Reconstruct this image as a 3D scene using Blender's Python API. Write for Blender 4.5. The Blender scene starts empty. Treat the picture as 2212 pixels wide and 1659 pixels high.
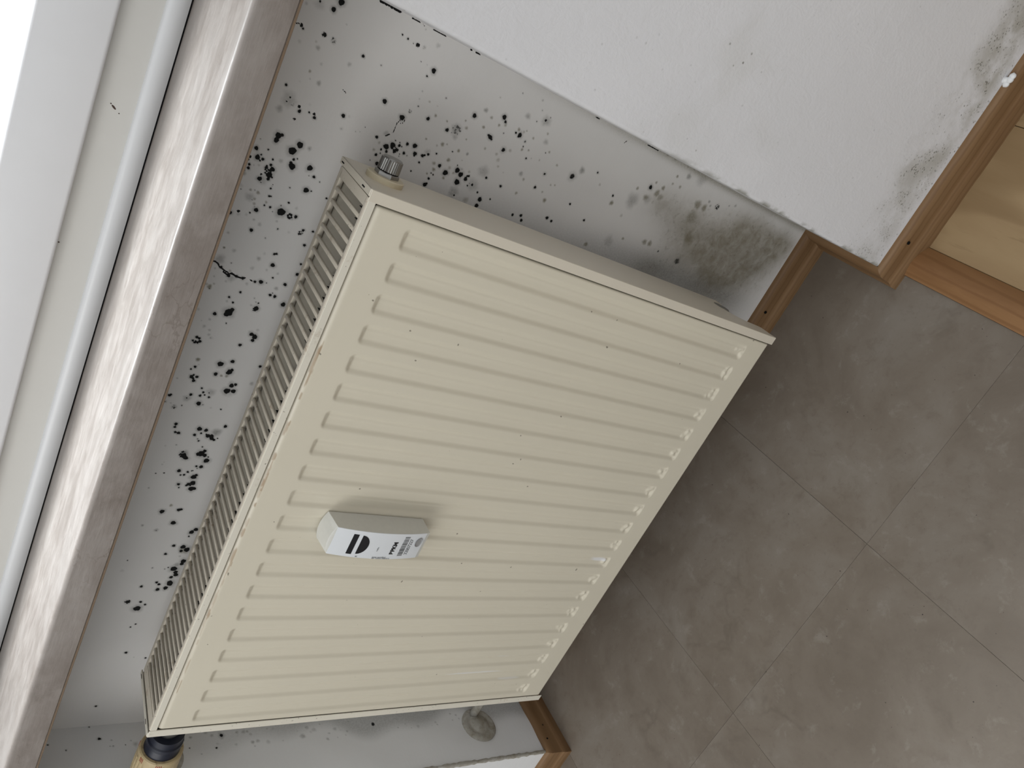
import bpy, bmesh, math, random
import numpy as np
from mathutils import Vector, Matrix

random.seed(7)
S = bpy.context.scene
COL = S.collection

# ------------------------------------------------------------------ camera
cam_d = bpy.data.cameras.new('camera')
cam = bpy.data.objects.new('camera', cam_d)
COL.objects.link(cam)
cam_d.sensor_fit = 'HORIZONTAL'
cam_d.sensor_width = 36.0
cam_d.lens = 1621.18 / 2212 * 36.0
cam_d.clip_start = 0.02
R = Matrix(((0.44115363, 0.83173875, 0.33703728),
            (-0.43425094, 0.52650332, -0.73090380),
            (-0.78537226, 0.17608211, 0.59345219)))
M4 = R.to_4x4()
M4.translation = Vector((0.82662, -0.74767, 1.01025))
cam.matrix_world = M4
S.camera = cam

# ------------------------------------------------------------------ world, lights, exposure
world = bpy.data.worlds.new('world')
S.world = world
world.use_nodes = True
bg = world.node_tree.nodes['Background']
bg.inputs['Color'].default_value = (0.95, 0.975, 1.0, 1)
bg.inputs['Strength'].default_value = 1.05

def area_light(name, loc, target, sx, sy, power, color):
    d = bpy.data.lights.new(name, 'AREA')
    d.shape = 'RECTANGLE'
    d.size = sx
    d.size_y = sy
    d.energy = power
    d.color = color
    o = bpy.data.objects.new(name, d)
    COL.objects.link(o)
    o.location = loc
    o.rotation_euler = (Vector(target) - Vector(loc)).to_track_quat('-Z', 'Y').to_euler()
    return o

# daylight of the second window of the room, at the left behind the photographer
area_light('room_window_daylight', (-1.1, -1.95, 1.85), (0.40, -0.1, 0.55), 1.8, 1.6, 22, (1.0, 0.985, 0.955))
# daylight entering through the window above the sill
area_light('sky_daylight', (0.35, 0.72, 2.75), (0.35, -0.05, 0.9), 2.2, 1.0, 140, (0.90, 0.96, 1.0))

S.view_settings.view_transform = 'Standard'
S.view_settings.look = 'None'
S.view_settings.gamma = 1.0
S.view_settings.use_curve_mapping = False
S.view_settings.exposure = 0.35
S.cycles.use_denoising = True
S.cycles.max_bounces = 8
S.cycles.diffuse_bounces = 5
S.cycles.glossy_bounces = 4
S.cycles.transparent_max_bounces = 8

# ------------------------------------------------------------------ dimensions (metres)
XR, XL, N = 0.8345, -0.154, 0.135          # niche right / left return, niche depth
ZSB, ZST, YS, YF = 0.8605, 0.8917, -0.157, 0.0748   # sill bottom, top, front; window frame plane
W, ZB, ZT, YFR, YBK = 0.696, 0.1526, 0.7526, -0.138, -0.042  # radiator

# ------------------------------------------------------------------ material helpers
class Mat:
    def __init__(self, name):
        self.m = bpy.data.materials.new(name)
        self.m.use_nodes = True
        self.t = self.m.node_tree
        self.b = self.t.nodes['Principled BSDF']
    def n(self, typ, **kw):
        nd = self.t.nodes.new(typ)
        for k, v in kw.items():
            if k.startswith('i_'):
                key = k[2:]
                key = int(key) if key.isdigit() else key.replace('_', ' ')
                nd.inputs[key].default_value = v
            else:
                setattr(nd, k, v)
        return nd
    def l(self, a, b):
        self.t.links.new(a, b)
    def pos(self, scale=(1, 1, 1), geo=True):
        mp = self.n('ShaderNodeMapping')
        mp.inputs['Scale'].default_value = scale
        if geo:
            self.l(self.n('ShaderNodeNewGeometry').outputs['Position'], mp.inputs['Vector'])
        else:
            self.l(self.n('ShaderNodeTexCoord').outputs['Object'], mp.inputs['Vector'])
        return mp.outputs['Vector']
    def noise(self, vec, scale, detail=4, rough=0.55, dist=0.0):
        nd = self.n('ShaderNodeTexNoise', i_Scale=scale, i_Detail=detail, i_Roughness=rough, i_Distortion=dist)
        self.l(vec, nd.inputs['Vector'])
        return nd.outputs['Fac']
    def voro(self, vec, scale, feature='F1', rnd=1.0):
        nd = self.n('ShaderNodeTexVoronoi', feature=feature, i_Scale=scale, i_Randomness=rnd)
        self.l(vec, nd.inputs['Vector'])
        return nd
    def ramp(self, fac, stops):
        nd = self.n('ShaderNodeValToRGB')
        cr = nd.color_ramp
        while len(cr.elements) < len(stops):
            cr.elements.new(0.5)
        for e, (p, c) in zip(cr.elements, stops):
            e.position = p
            e.color = (c, c, c, 1) if isinstance(c, (int, float)) else (*c, 1)
        self.l(fac, nd.inputs['Fac'])
        return nd.outputs['Color']
    def math(self, op, a, b=None, c=None, clamp=False):
        nd = self.n('ShaderNodeMath', operation=op, use_clamp=clamp)
        for i, v in enumerate((a, b, c)):
            if v is None:
                continue
            if isinstance(v, (int, float)):
                nd.inputs[i].default_value = v
            else:
                self.l(v, nd.inputs[i])
        return nd.outputs[0]
    def range(self, v, a, b, c=0.0, d=1.0):
        nd = self.n('ShaderNodeMapRange', interpolation_type='SMOOTHSTEP')
        self.l(v, nd.inputs[0])
        for i, x in enumerate((a, b, c, d)):
            nd.inputs[i + 1].default_value = x
        return nd.outputs[0]
    def mix(self, fac, a, b, mode='MIX'):
        nd = self.n('ShaderNodeMix', data_type='RGBA', blend_type=mode)
        for sock, v in ((0, fac), (6, a), (7, b)):
            if isinstance(v, (int, float)):
                nd.inputs[sock].default_value = v
            elif isinstance(v, tuple):
                nd.inputs[sock].default_value = (*v, 1)
            else:
                self.l(v, nd.inputs[sock])
        return nd.outputs[2]
    def sep(self, vec):
        nd = self.n('ShaderNodeSeparateXYZ')
        self.l(vec, nd.inputs[0])
        return nd.outputs
    def color(self, c):
        if isinstance(c, tuple):
            self.b.inputs['Base Color'].default_value = (*c, 1)
        else:
            self.l(c, self.b.inputs['Base Color'])
    def bump(self, h, strength=0.3, dist=0.001):
        nd = self.n('ShaderNodeBump', i_Strength=strength, i_Distance=dist)
        self.l(h, nd.inputs['Height'])
        self.l(nd.outputs['Normal'], self.b.inputs['Normal'])
    def rough(self, r, spec=0.5):
        if isinstance(r, (int, float)):
            self.b.inputs['Roughness'].default_value = r
        else:
            self.l(r, self.b.inputs['Roughness'])
        self.b.inputs['Specular IOR Level'].default_value = spec

def simple(name, c, rough=0.5, spec=0.5, metal=0.0, vary=0.06, vscale=30, geo=False):
    m = Mat(name)
    f = m.noise(m.pos(geo=geo), vscale, 4)
    lo = tuple(x * (1 - vary) for x in c)
    hi = tuple(min(1, x * (1 + vary)) for x in c)
    m.color(m.mix(f, lo, hi))
    m.rough(rough, spec)
    m.b.inputs['Metallic'].default_value = metal
    return m.m

# ---- mouldy niche wall: stains and a little painted shade come from the vertex attribute, broken up by noise
def mould_wall(name, base, attr=True):
    m = Mat(name)
    p = m.pos()
    n1 = m.noise(p, 9, 3)
    n2 = m.noise(p, 420, 3, 0.6)
    n3 = m.noise(p, 150, 4, 0.65)
    col = m.mix(m.range(n1, 0.35, 0.7), tuple(x * 0.965 for x in base), base)
    bump_h = m.math('ADD', m.math('MULTIPLY', n3, 0.5), m.noise(m.pos((12, 12, 60)), 3, 4))
    at = m.n('ShaderNodeAttribute', attribute_name='mould')
    rgb = m.n('ShaderNodeSeparateColor')
    m.l(at.outputs['Color'], rgb.inputs[0])
    blk, grey, oliv = rgb.outputs[0], rgb.outputs[1], rgb.outputs[2]
    stn = at.outputs['Alpha']
    # large blotchy green-brown growth
    nb = m.noise(p, 55, 5, 0.62, 0.6)
    spk = m.voro(p, 210)
    s1 = m.math('MULTIPLY', stn, m.range(nb, 0.15, 0.75, 0.55, 1.0))
    s2 = m.math('MULTIPLY', m.range(stn, 0.12, 0.5), m.range(n3, 0.52, 0.72))
    col = m.mix(m.math('MULTIPLY', s1, 0.85, clamp=True), col, (0.20, 0.17, 0.105))
    col = m.mix(m.math('MULTIPLY', s2, 0.35), col, (0.12, 0.105, 0.06))
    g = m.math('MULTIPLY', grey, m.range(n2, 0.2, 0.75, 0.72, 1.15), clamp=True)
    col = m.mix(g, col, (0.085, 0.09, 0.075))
    o = m.math('MULTIPLY', oliv, m.range(n2, 0.2, 0.75, 0.7, 1.1), clamp=True)
    col = m.mix(o, col, (0.13, 0.11, 0.045))
    b = m.math('ADD', blk, m.math('MULTIPLY', m.math('SUBTRACT', n2, 0.5), 0.34))
    col = m.mix(m.math('MULTIPLY', m.range(b, 0.25, 0.62), m.range(blk, 0.05, 0.25)), col, (0.006, 0.006, 0.006))
    m.color(col)
    m.rough(0.75, 0.25)
    m.bump(bump_h, 0.18, 0.0012)
    return m.m

def front_wall_mat():
    m = Mat('white_wall_paint')
    p = m.pos()
    x, y, z = m.sep(p)
    base = (0.715, 0.715, 0.73)
    col = m.mix(m.range(m.noise(p, 6, 3), 0.35, 0.7), tuple(v * 0.96 for v in base), base)
    # mould band above the baseboard
    nz = m.noise(p, 14, 4, 0.6)
    hgt = m.math('ADD', z, m.math('MULTIPLY', m.math('SUBTRACT', nz, 0.5), -0.10))
    xr = m.range(x, 0.835, 1.05, 0.45, 1.0)
    band = m.math('MULTIPLY', m.range(hgt, 0.15, 0.072), m.range(z, 0.0435, 0.066, 0.1, 1.0))
    band = m.math('MULTIPLY', m.math('MULTIPLY', band, m.range(nz, 0.34, 0.60)), xr)
    mid = m.math('MULTIPLY', m.range(hgt, 0.16, 0.09), xr)
    sp1 = m.range(m.voro(p, 300).outputs['Distance'], 0.42, 0.18)
    sp2 = m.range(m.voro(p, 170).outputs['Distance'], 0.30, 0.10)
    gate = m.range(m.noise(p, 75, 3), 0.45, 0.6)
    col = m.mix(m.math('MULTIPLY', band, 0.62), col, (0.25, 0.23, 0.165))
    col = m.mix(m.math('MULTIPLY', m.math('MULTIPLY', band, m.math('MULTIPLY', sp1, gate)), 1.0), col, (0.07, 0.065, 0.04))
    col = m.mix(m.math('MULTIPLY', m.math('MULTIPLY', mid, m.math('MULTIPLY', sp2, gate)), 0.75), col, (0.12, 0.115, 0.08))
    # faint grey veils with scattered specks higher up
    big = m.range(m.noise(m.pos((1, 1, 0.9)), 5.2, 3), 0.53, 0.66)
    ok = m.math('MULTIPLY', big, m.range(z, 0.20, 0.30))
    col = m.mix(m.math('MULTIPLY', ok, 0.28), col, (0.45, 0.44, 0.38))
    v3 = m.voro(p, 95)
    v4 = m.range(m.voro(p, 95).outputs['Distance'], 0.16, 0.06)
    g3 = m.range(m.noise(p, 60, 2), 0.5, 0.62)
    col = m.mix(m.math('MULTIPLY', m.math('MULTIPLY', v4, g3), m.math('MULTIPLY', m.math('ADD', ok, 0.25), 0.75, clamp=True)), col, (0.10, 0.095, 0.07))
    # dark growth along the niche corner
    cor = m.math('MULTIPLY', m.range(x, 0.8405, 0.8352), m.range(m.noise(p, 40, 3), 0.45, 0.65))
    low = m.range(z, 0.60, 0.30)
    col = m.mix(m.math('MULTIPLY', m.math('MULTIPLY', cor, low), 0.7), col, (0.12, 0.115, 0.06))
    m.color(col)
    m.rough(0.8, 0.2)
    h = m.math('ADD', m.noise(m.pos((1.0, 1, 0.8)), 55, 4, 0.6, 0.8), m.math('MULTIPLY', m.noise(p, 260, 3), 0.35))
    m.bump(h, 0.35, 0.0016)
    return m.m

def return_wall_mat():
    return mould_wall('niche_return_paint', (0.77, 0.775, 0.775))

def metal_paint(name, base=(0.655, 0.605, 0.505), rust=0.0):
    m = Mat(name)
    p = m.pos()
    n = m.noise(p, 7, 3)
    col = m.mix(m.range(n, 0.3, 0.7), tuple(v * 0.97 for v in base), base)
    if rust:
        r = m.range(m.noise(p, 38, 5, 0.65), 0.60 - 0.05 * rust, 0.74)
        r2 = m.range(m.noise(p, 190, 3, 0.6), 0.42, 0.62)
        col = m.mix(m.math('MULTIPLY', m.math('MULTIPLY', r, r2), 0.75 * rust, clamp=True), col, (0.23, 0.12, 0.035))
        d = m.range(m.noise(p, 300, 2), 0.69, 0.74)
        col = m.mix(m.math('MULTIPLY', d, 0.6), col, (0.08, 0.06, 0.04))
    m.color(col)
    m.rough(0.36, 0.45)
    m.bump(m.noise(p, 380, 2), 0.04, 0.0005)
    return m.m

def front_panel_mat():
    m = Mat('radiator_enamel_front')
    p = m.pos()
    base = (0.66, 0.615, 0.50)
    col = m.mix(m.range(m.noise(p, 5, 3), 0.3, 0.7), tuple(v * 0.975 for v in base), base)
    d = m.range(m.noise(p, 200, 0), 0.885, 0.90)
    col = m.mix(m.math('MULTIPLY', d, 0.7), col, (0.13, 0.11, 0.08))
    at = m.n('ShaderNodeAttribute', attribute_name='touch')
    rgb = m.n('ShaderNodeSeparateColor')
    m.l(at.outputs['Color'], rgb.inputs[0])
    col = m.mix(m.math('MULTIPLY', rgb.outputs[0], 0.8), col, (0.76, 0.765, 0.78))
    col = m.mix(rgb.outputs[1], col, (0.24, 0.13, 0.04))
    m.color(col)
    m.rough(0.33, 0.45)
    m.bump(m.noise(p, 300, 2), 0.03, 0.0005)
    return m.m

def marble(name, bright=1.0):
    m = Mat(name)
    p = m.pos((0.55, 1, 1))
    n1 = m.noise(p, 16, 6, 0.62, 0.7)
    n2 = m.noise(p, 60, 5, 0.65, 0.4)
    c = m.ramp(n1, [(0.30, (0.170, 0.142, 0.122)), (0.5, (0.212, 0.183, 0.162)), (0.68, (0.25, 0.223, 0.202))])
    c = m.mix(m.range(n2, 0.35, 0.75, 0.0, 0.4), c, (0.335, 0.305, 0.28))
    n3 = m.noise(p, 150, 5, 0.7)
    c = m.mix(m.range(n3, 0.5, 0.75, 0.0, 0.3), c, (0.22, 0.185, 0.16))
    # hair-thin dark cracks of the print, bent by noise
    pv = m.pos((0.8, 1.6, 1.6))
    nv = m.n('ShaderNodeTexNoise', i_Scale=34.0, i_Detail=6.0)
    m.l(pv, nv.inputs['Vector'])
    add = m.n('ShaderNodeVectorMath', operation='MULTIPLY_ADD')
    m.l(nv.outputs['Color'], add.inputs[0])
    add.inputs[1].default_value = (0.10, 0.10, 0.10)
    m.l(pv, add.inputs[2])
    e = m.voro(add.outputs[0], 13, 'DISTANCE_TO_EDGE').outputs['Distance']
    vein = m.math('MULTIPLY', m.range(e, 0.022, 0.0), m.range(m.noise(p, 14, 3), 0.52, 0.64))
    c = m.mix(m.math('MULTIPLY', vein, 0.5), c, (0.13, 0.10, 0.08))
    m.color(c)
    m.rough(m.range(n2, 0.3, 0.7, 0.34, 0.46), 0.5)
    m.bump(m.math('ADD', m.noise(m.pos((0.25, 2, 2)), 120, 4, 0.6), m.math('MULTIPLY', n2, 0.4)), 0.22, 0.0012)
    return m.m

def floor_mat():
    m = Mat('stone_print_vinyl')
    oi = m.n('ShaderNodeObjectInfo')
    off = m.n('ShaderNodeVectorMath', operation='MULTIPLY_ADD')
    cmb = m.n('ShaderNodeCombineXYZ')
    m.l(oi.outputs['Random'], cmb.inputs[0])
    m.l(oi.outputs['Random'], cmb.inputs[2])
    m.l(cmb.outputs[0], off.inputs[0])
    off.inputs[1].default_value = (13, 7, 29)
    m.l(m.pos(), off.inputs[2])
    p = off.outputs[0]
    n1 = m.noise(p, 7, 6, 0.62, 0.5)
    n2 = m.noise(p, 34, 6, 0.7, 0.3)
    n3 = m.noise(p, 150, 4, 0.65)
    c = m.ramp(n1, [(0.28, (0.128, 0.103, 0.079)), (0.5, (0.163, 0.136, 0.108)), (0.72, (0.195, 0.171, 0.143))])
    c = m.mix(m.range(n2, 0.30, 0.50, 0.5, 0.0), c, (0.125, 0.100, 0.076))
    c = m.mix(m.range(n2, 0.55, 0.72, 0.0, 0.35), c, (0.265, 0.243, 0.212))
    c = m.mix(m.range(n3, 0.62, 0.70, 0.0, 0.4), c, (0.12, 0.10, 0.08))
    e = m.voro(p, 5.5, 'DISTANCE_TO_EDGE')
    wob = m.n('ShaderNodeVectorMath', operation='MULTIPLY_ADD')
    nn = m.n('ShaderNodeTexNoise', i_Scale=14.0, i_Detail=5.0)
    m.l(p, nn.inputs['Vector'])
    m.l(nn.outputs['Color'], wob.inputs[0])
    wob.inputs[1].default_value = (0.14, 0.14, 0.14)
    m.l(p, wob.inputs[2])
    m.l(wob.outputs[0], e.inputs['Vector'])
    vein = m.math('MULTIPLY', m.range(e.outputs['Distance'], 0.05, 0.0), m.range(m.noise(p, 11, 4), 0.52, 0.66))
    c = m.mix(m.math('MULTIPLY', vein, 0.38), c, (0.10, 0.08, 0.06))
    dirt = m.range(m.noise(m.pos(), 210, 1), 0.785, 0.80)
    c = m.mix(dirt, c, (0.04, 0.03, 0.025))
    m.color(c)
    m.rough(m.range(n2, 0.3, 0.7, 0.48, 0.62), 0.35)
    m.bump(m.math('ADD', n2, m.math('MULTIPLY', n3, 0.5)), 0.12, 0.001)
    return m.m

def wood(name, lo, hi, dark, axis='X', scale=1.0, cath=0.0, rough=0.5, spec=0.35):
    m = Mat(name)
    st = {'X': (0.12, 1, 1), 'Y': (1, 0.12, 1)}[axis]
    p = m.pos(st)
    n1 = m.noise(p, 26 * scale, 5, 0.6, 0.6)
    n2 = m.noise(p, 120 * scale, 4, 0.6)
    c = m.mix(m.range(n1, 0.3, 0.7), lo, hi)
    wv = m.n('ShaderNodeTexWave', wave_type='RINGS' if cath else 'BANDS', i_Scale=(9.0 if cath else 34.0) * scale, i_Distortion=4.0 if cath else 2.5, i_Detail=3.0)
    wv.inputs['Detail Scale'].default_value = 1.5
    if not cath:
        wv.bands_direction = 'Z' if axis == 'X' else 'X'
    m.l(m.pos((st[0] * (0.9 if cath else 0.5), st[1] * (0.9 if cath else 0.5), 1)), wv.inputs['Vector'])
    c = m.mix(m.math('MULTIPLY', m.range(wv.outputs['Fac'], 0.72, 1.0), 0.45), c, dark)
    c = m.mix(m.range(n2, 0.58, 0.75, 0, 0.35), c, dark)
    m.color(c)
    m.rough(rough, spec)
    m.bump(n2, 0.08, 0.0008)
    return m.m

# ------------------------------------------------------------------ mesh helpers
def mesh_obj(name, verts, faces, mat, parent=None, smooth=False):
    me = bpy.data.meshes.new(name)
    me.from_pydata([tuple(v) for v in verts], [], faces)
    if mat:
        me.materials.append(mat)
    if smooth:
        me.polygons.foreach_set('use_smooth', [True] * len(me.polygons))
    o = bpy.data.objects.new(name, me)
    COL.objects.link(o)
    if parent:
        o.parent = parent
    return o

def bm_obj(name, bm, mat, parent=None, smooth=False, angle=None):
    bmesh.ops.recalc_face_normals(bm, faces=bm.faces)
    me = bpy.data.meshes.new(name)
    bm.to_mesh(me)
    bm.free()
    if mat:
        me.materials.append(mat)
    if smooth or angle:
        me.polygons.foreach_set('use_smooth', [True] * len(me.polygons))
        if angle:
            me.set_sharp_from_angle(angle=math.radians(angle))
    o = bpy.data.objects.new(name, me)
    COL.objects.link(o)
    if parent:
        o.parent = parent
    return o

def add_box(bm, x0, x1, y0, y1, z0, z1, bev=0.0, seg=2):
    r = bmesh.ops.create_cube(bm, size=1.0)
    vs = r['verts']
    for v in vs:
        v.co = Vector(((x0 + x1) / 2 + v.co.x * (x1 - x0), (y0 + y1) / 2 + v.co.y * (y1 - y0), (z0 + z1) / 2 + v.co.z * (z1 - z0)))
    if bev:
        es = {e for v in vs for e in v.link_edges}
        bmesh.ops.bevel(bm, geom=list(es), offset=bev, segments=seg, affect='EDGES', profile=0.5)

def box(name, x0, x1, y0, y1, z0, z1, mat, parent=None, bev=0.0, seg=2):
    bm = bmesh.new()
    add_box(bm, x0, x1, y0, y1, z0, z1, bev, seg)
    return bm_obj(name, bm, mat, parent, angle=35 if bev else None)

def add_lathe(bm, prof, center, axis='X', seg=40, mod=None):
    """prof: list of (along, radius); revolve round the axis through center; closed with caps"""
    rings = []
    for a, r in prof:
        ring = []
        for k in range(seg):
            t = 2 * math.pi * k / seg
            rr = r * (mod(a, k) if mod else 1.0)
            c, s = rr * math.cos(t), rr * math.sin(t)
            co = {'X': (a, c, s), 'Y': (c, a, s), 'Z': (c, s, a)}[axis]
            ring.append(bm.verts.new(Vector(center) + Vector(co)))
        rings.append(ring)
    for A, B in zip(rings, rings[1:]):
        for k in range(seg):
            bm.faces.new((A[k], A[(k + 1) % seg], B[(k + 1) % seg], B[k]))
    for ring in (rings[0], rings[-1]):
        if len(set(tuple(v.co) for v in ring)) > 2:
            bm.faces.new(ring)

def prism(bm, poly, axis, a0, a1):
    """extrude a closed 2D polygon along an axis; poly coords are the two other axes in order"""
    def P(p, a):
        return {'X': (a, p[0], p[1]), 'Y': (p[0], a, p[1]), 'Z': (p[0], p[1], a)}[axis]
    A = [bm.verts.new(P(p, a0)) for p in poly]
    B = [bm.verts.new(P(p, a1)) for p in poly]
    n = len(poly)
    bm.faces.new(A)
    bm.faces.new(B)
    for i in range(n):
        bm.faces.new((A[i], A[(i + 1) % n], B[(i + 1) % n], B[i]))

def empty(name, loc=(0, 0, 0)):
    o = bpy.data.objects.new(name, None)
    o.empty_display_size = 0.05
    o.location = loc
    COL.objects.link(o)
    return o

def attach(o, parent):
    o.parent = parent
    o.matrix_parent_inverse = Matrix.Translation(parent.location).inverted()

def thing(o, label, cat, group=None):
    o['label'] = label
    o['category'] = cat
    if group:
        o['group'] = group
    return o

def structure(o, label):
    o['kind'] = 'structure'
    o['label'] = label
    return o

# ------------------------------------------------------------------ materials
M_front = front_wall_mat()
M_ret = return_wall_mat()
M_room = simple('room_wall_paint', (0.45, 0.45, 0.45), 0.8, 0.2, vary=0.03, vscale=4)
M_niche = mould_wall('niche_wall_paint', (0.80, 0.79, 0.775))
M_enamel = metal_paint('radiator_enamel')
M_grille = metal_paint('radiator_enamel_rusty', base=(0.63, 0.575, 0.475), rust=1.0)
M_rim = metal_paint('radiator_enamel_rim', base=(0.70, 0.665, 0.57), rust=0.5)
M_panel = front_panel_mat()
M_dark = simple('dusty_dark_steel', (0.035, 0.037, 0.034), 0.8, 0.2, vary=0.4, vscale=90)
M_black = simple('black_gap', (0.006, 0.006, 0.006), 0.8, 0.1)
M_nickel = simple('nickel_plated_brass', (0.30, 0.295, 0.28), 0.34, 0.5, metal=0.85, vary=0.15)
M_ivory = simple('ivory_plastic', (0.60, 0.53, 0.38), 0.45, vary=0.05)
M_vinyl = floor_mat()
M_sub = simple('dark_subfloor', (0.05, 0.043, 0.037), 0.9, 0.1)
M_sill = marble('marble_print_laminate')
M_frame = simple('window_frame_pvc', (0.60, 0.59, 0.555), 0.32, 0.5, vary=0.02)
M_sash = simple('window_sash_pvc', (0.63, 0.63, 0.635), 0.30, 0.5, vary=0.02)
M_bead = simple('grey_white_trim_pvc', (0.60, 0.605, 0.61), 0.28, 0.5, vary=0.02)
M_base_x = wood('varnished_pine_skirting', (0.175, 0.098, 0.044), (0.225, 0.135, 0.067), (0.12, 0.06, 0.024), 'X')
M_base_y = wood('varnished_pine_skirting_return', (0.175, 0.098, 0.044), (0.225, 0.135, 0.067), (0.12, 0.06, 0.024), 'Y')
M_strip = wood('reddish_wood_strip', (0.20, 0.098, 0.038), (0.25, 0.132, 0.055), (0.15, 0.066, 0.022), 'Y', 1.3, 0, 0.5)
M_board = wood('pale_floor_board', (0.28, 0.19, 0.098), (0.32, 0.225, 0.12), (0.165, 0.10, 0.043), 'Y', 1.0, 1.0, 0.55)

# ------------------------------------------------------------------ floor
floor = box('floor', -1.6, 2.1, -2.6, 0.2, -0.06, -0.0115, M_sub)
structure(floor, 'floor of grey brown stone print tiles with pale boards at the right')
TX = [-1.6, -1.479, -1.146, -0.813, -0.48, -0.147, 0.186, 0.5185, 0.8415]
TY = [0.0, -0.331, -0.664, -0.997, -1.33, -1.663, -1.996, -2.329, -2.6]
tile_meshes = {}
g = 0.00012
for i in range(len(TX) - 1):
    for j in range(len(TY) - 1):
        w, h = round(TX[i + 1] - TX[i], 4), round(TY[j] - TY[j + 1], 4)
        if (w, h) not in tile_meshes:
            bm = bmesh.new()
            add_box(bm, g, w - g, -h + g, -g, -0.0115, 0.0, 0.00022, 1)
            o = bm_obj('floor_tile', bm, M_vinyl, floor)
            tile_meshes[(w, h)] = o.data
        else:
            o = bpy.data.objects.new('floor_tile', tile_meshes[(w, h)])
            COL.objects.link(o)
            o.parent = floor
        o.location = (TX[i], TY[j], random.uniform(-0.00012, 0.00012))
# pale boards beyond the strip, a little lower than the tiles
bx = [0.887, 1.0624, 1.235, 1.41, 1.585, 1.76, 1.935]
bmesh_board = None
for i in range(len(bx) - 1):
    bm = bmesh.new()
    add_box(bm, bx[i] + 0.0004, bx[i + 1] - 0.0004, -2.0, -N, -0.0115, -0.0085, 0.0006, 1)
    bm_obj('floor_board', bm, M_board, floor)
# rounded wooden strip stepping down from the tiles to the boards
bm = bmesh.new()
poly = [(0.8415, -0.0115), (0.8415, 0.0035)]
for k in range(13):
    t = k / 12
    poly.append((0.8415 + 0.0455 * t, 0.0035 + 0.0055 * math.sin(math.pi * min(1, t * 1.6) * 0.5) - 0.0165 * max(0, (t - 0.25) / 0.75) ** 2))
poly.append((0.887, -0.0115))
prism(bm, poly, 'Y', -2.0, -N - 0.004)
strip = bm_obj('trim_1', bm, M_strip, None, angle=40)
structure(strip, 'rounded reddish wooden strip between stone print tiles and pale boards')

# ------------------------------------------------------------------ niche walls
def parse(txt):
    out = []
    for e in txt.split():
        a, b, c = e.split(',')
        for k in 'bgoc':
            if k in c:
                r, s = c.split(k)
                out.append((int(a) / 1e4, int(b) / 1e4, int(r) / 1e4, k, (int(s) if s else 10) / 10))
    return out

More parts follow.
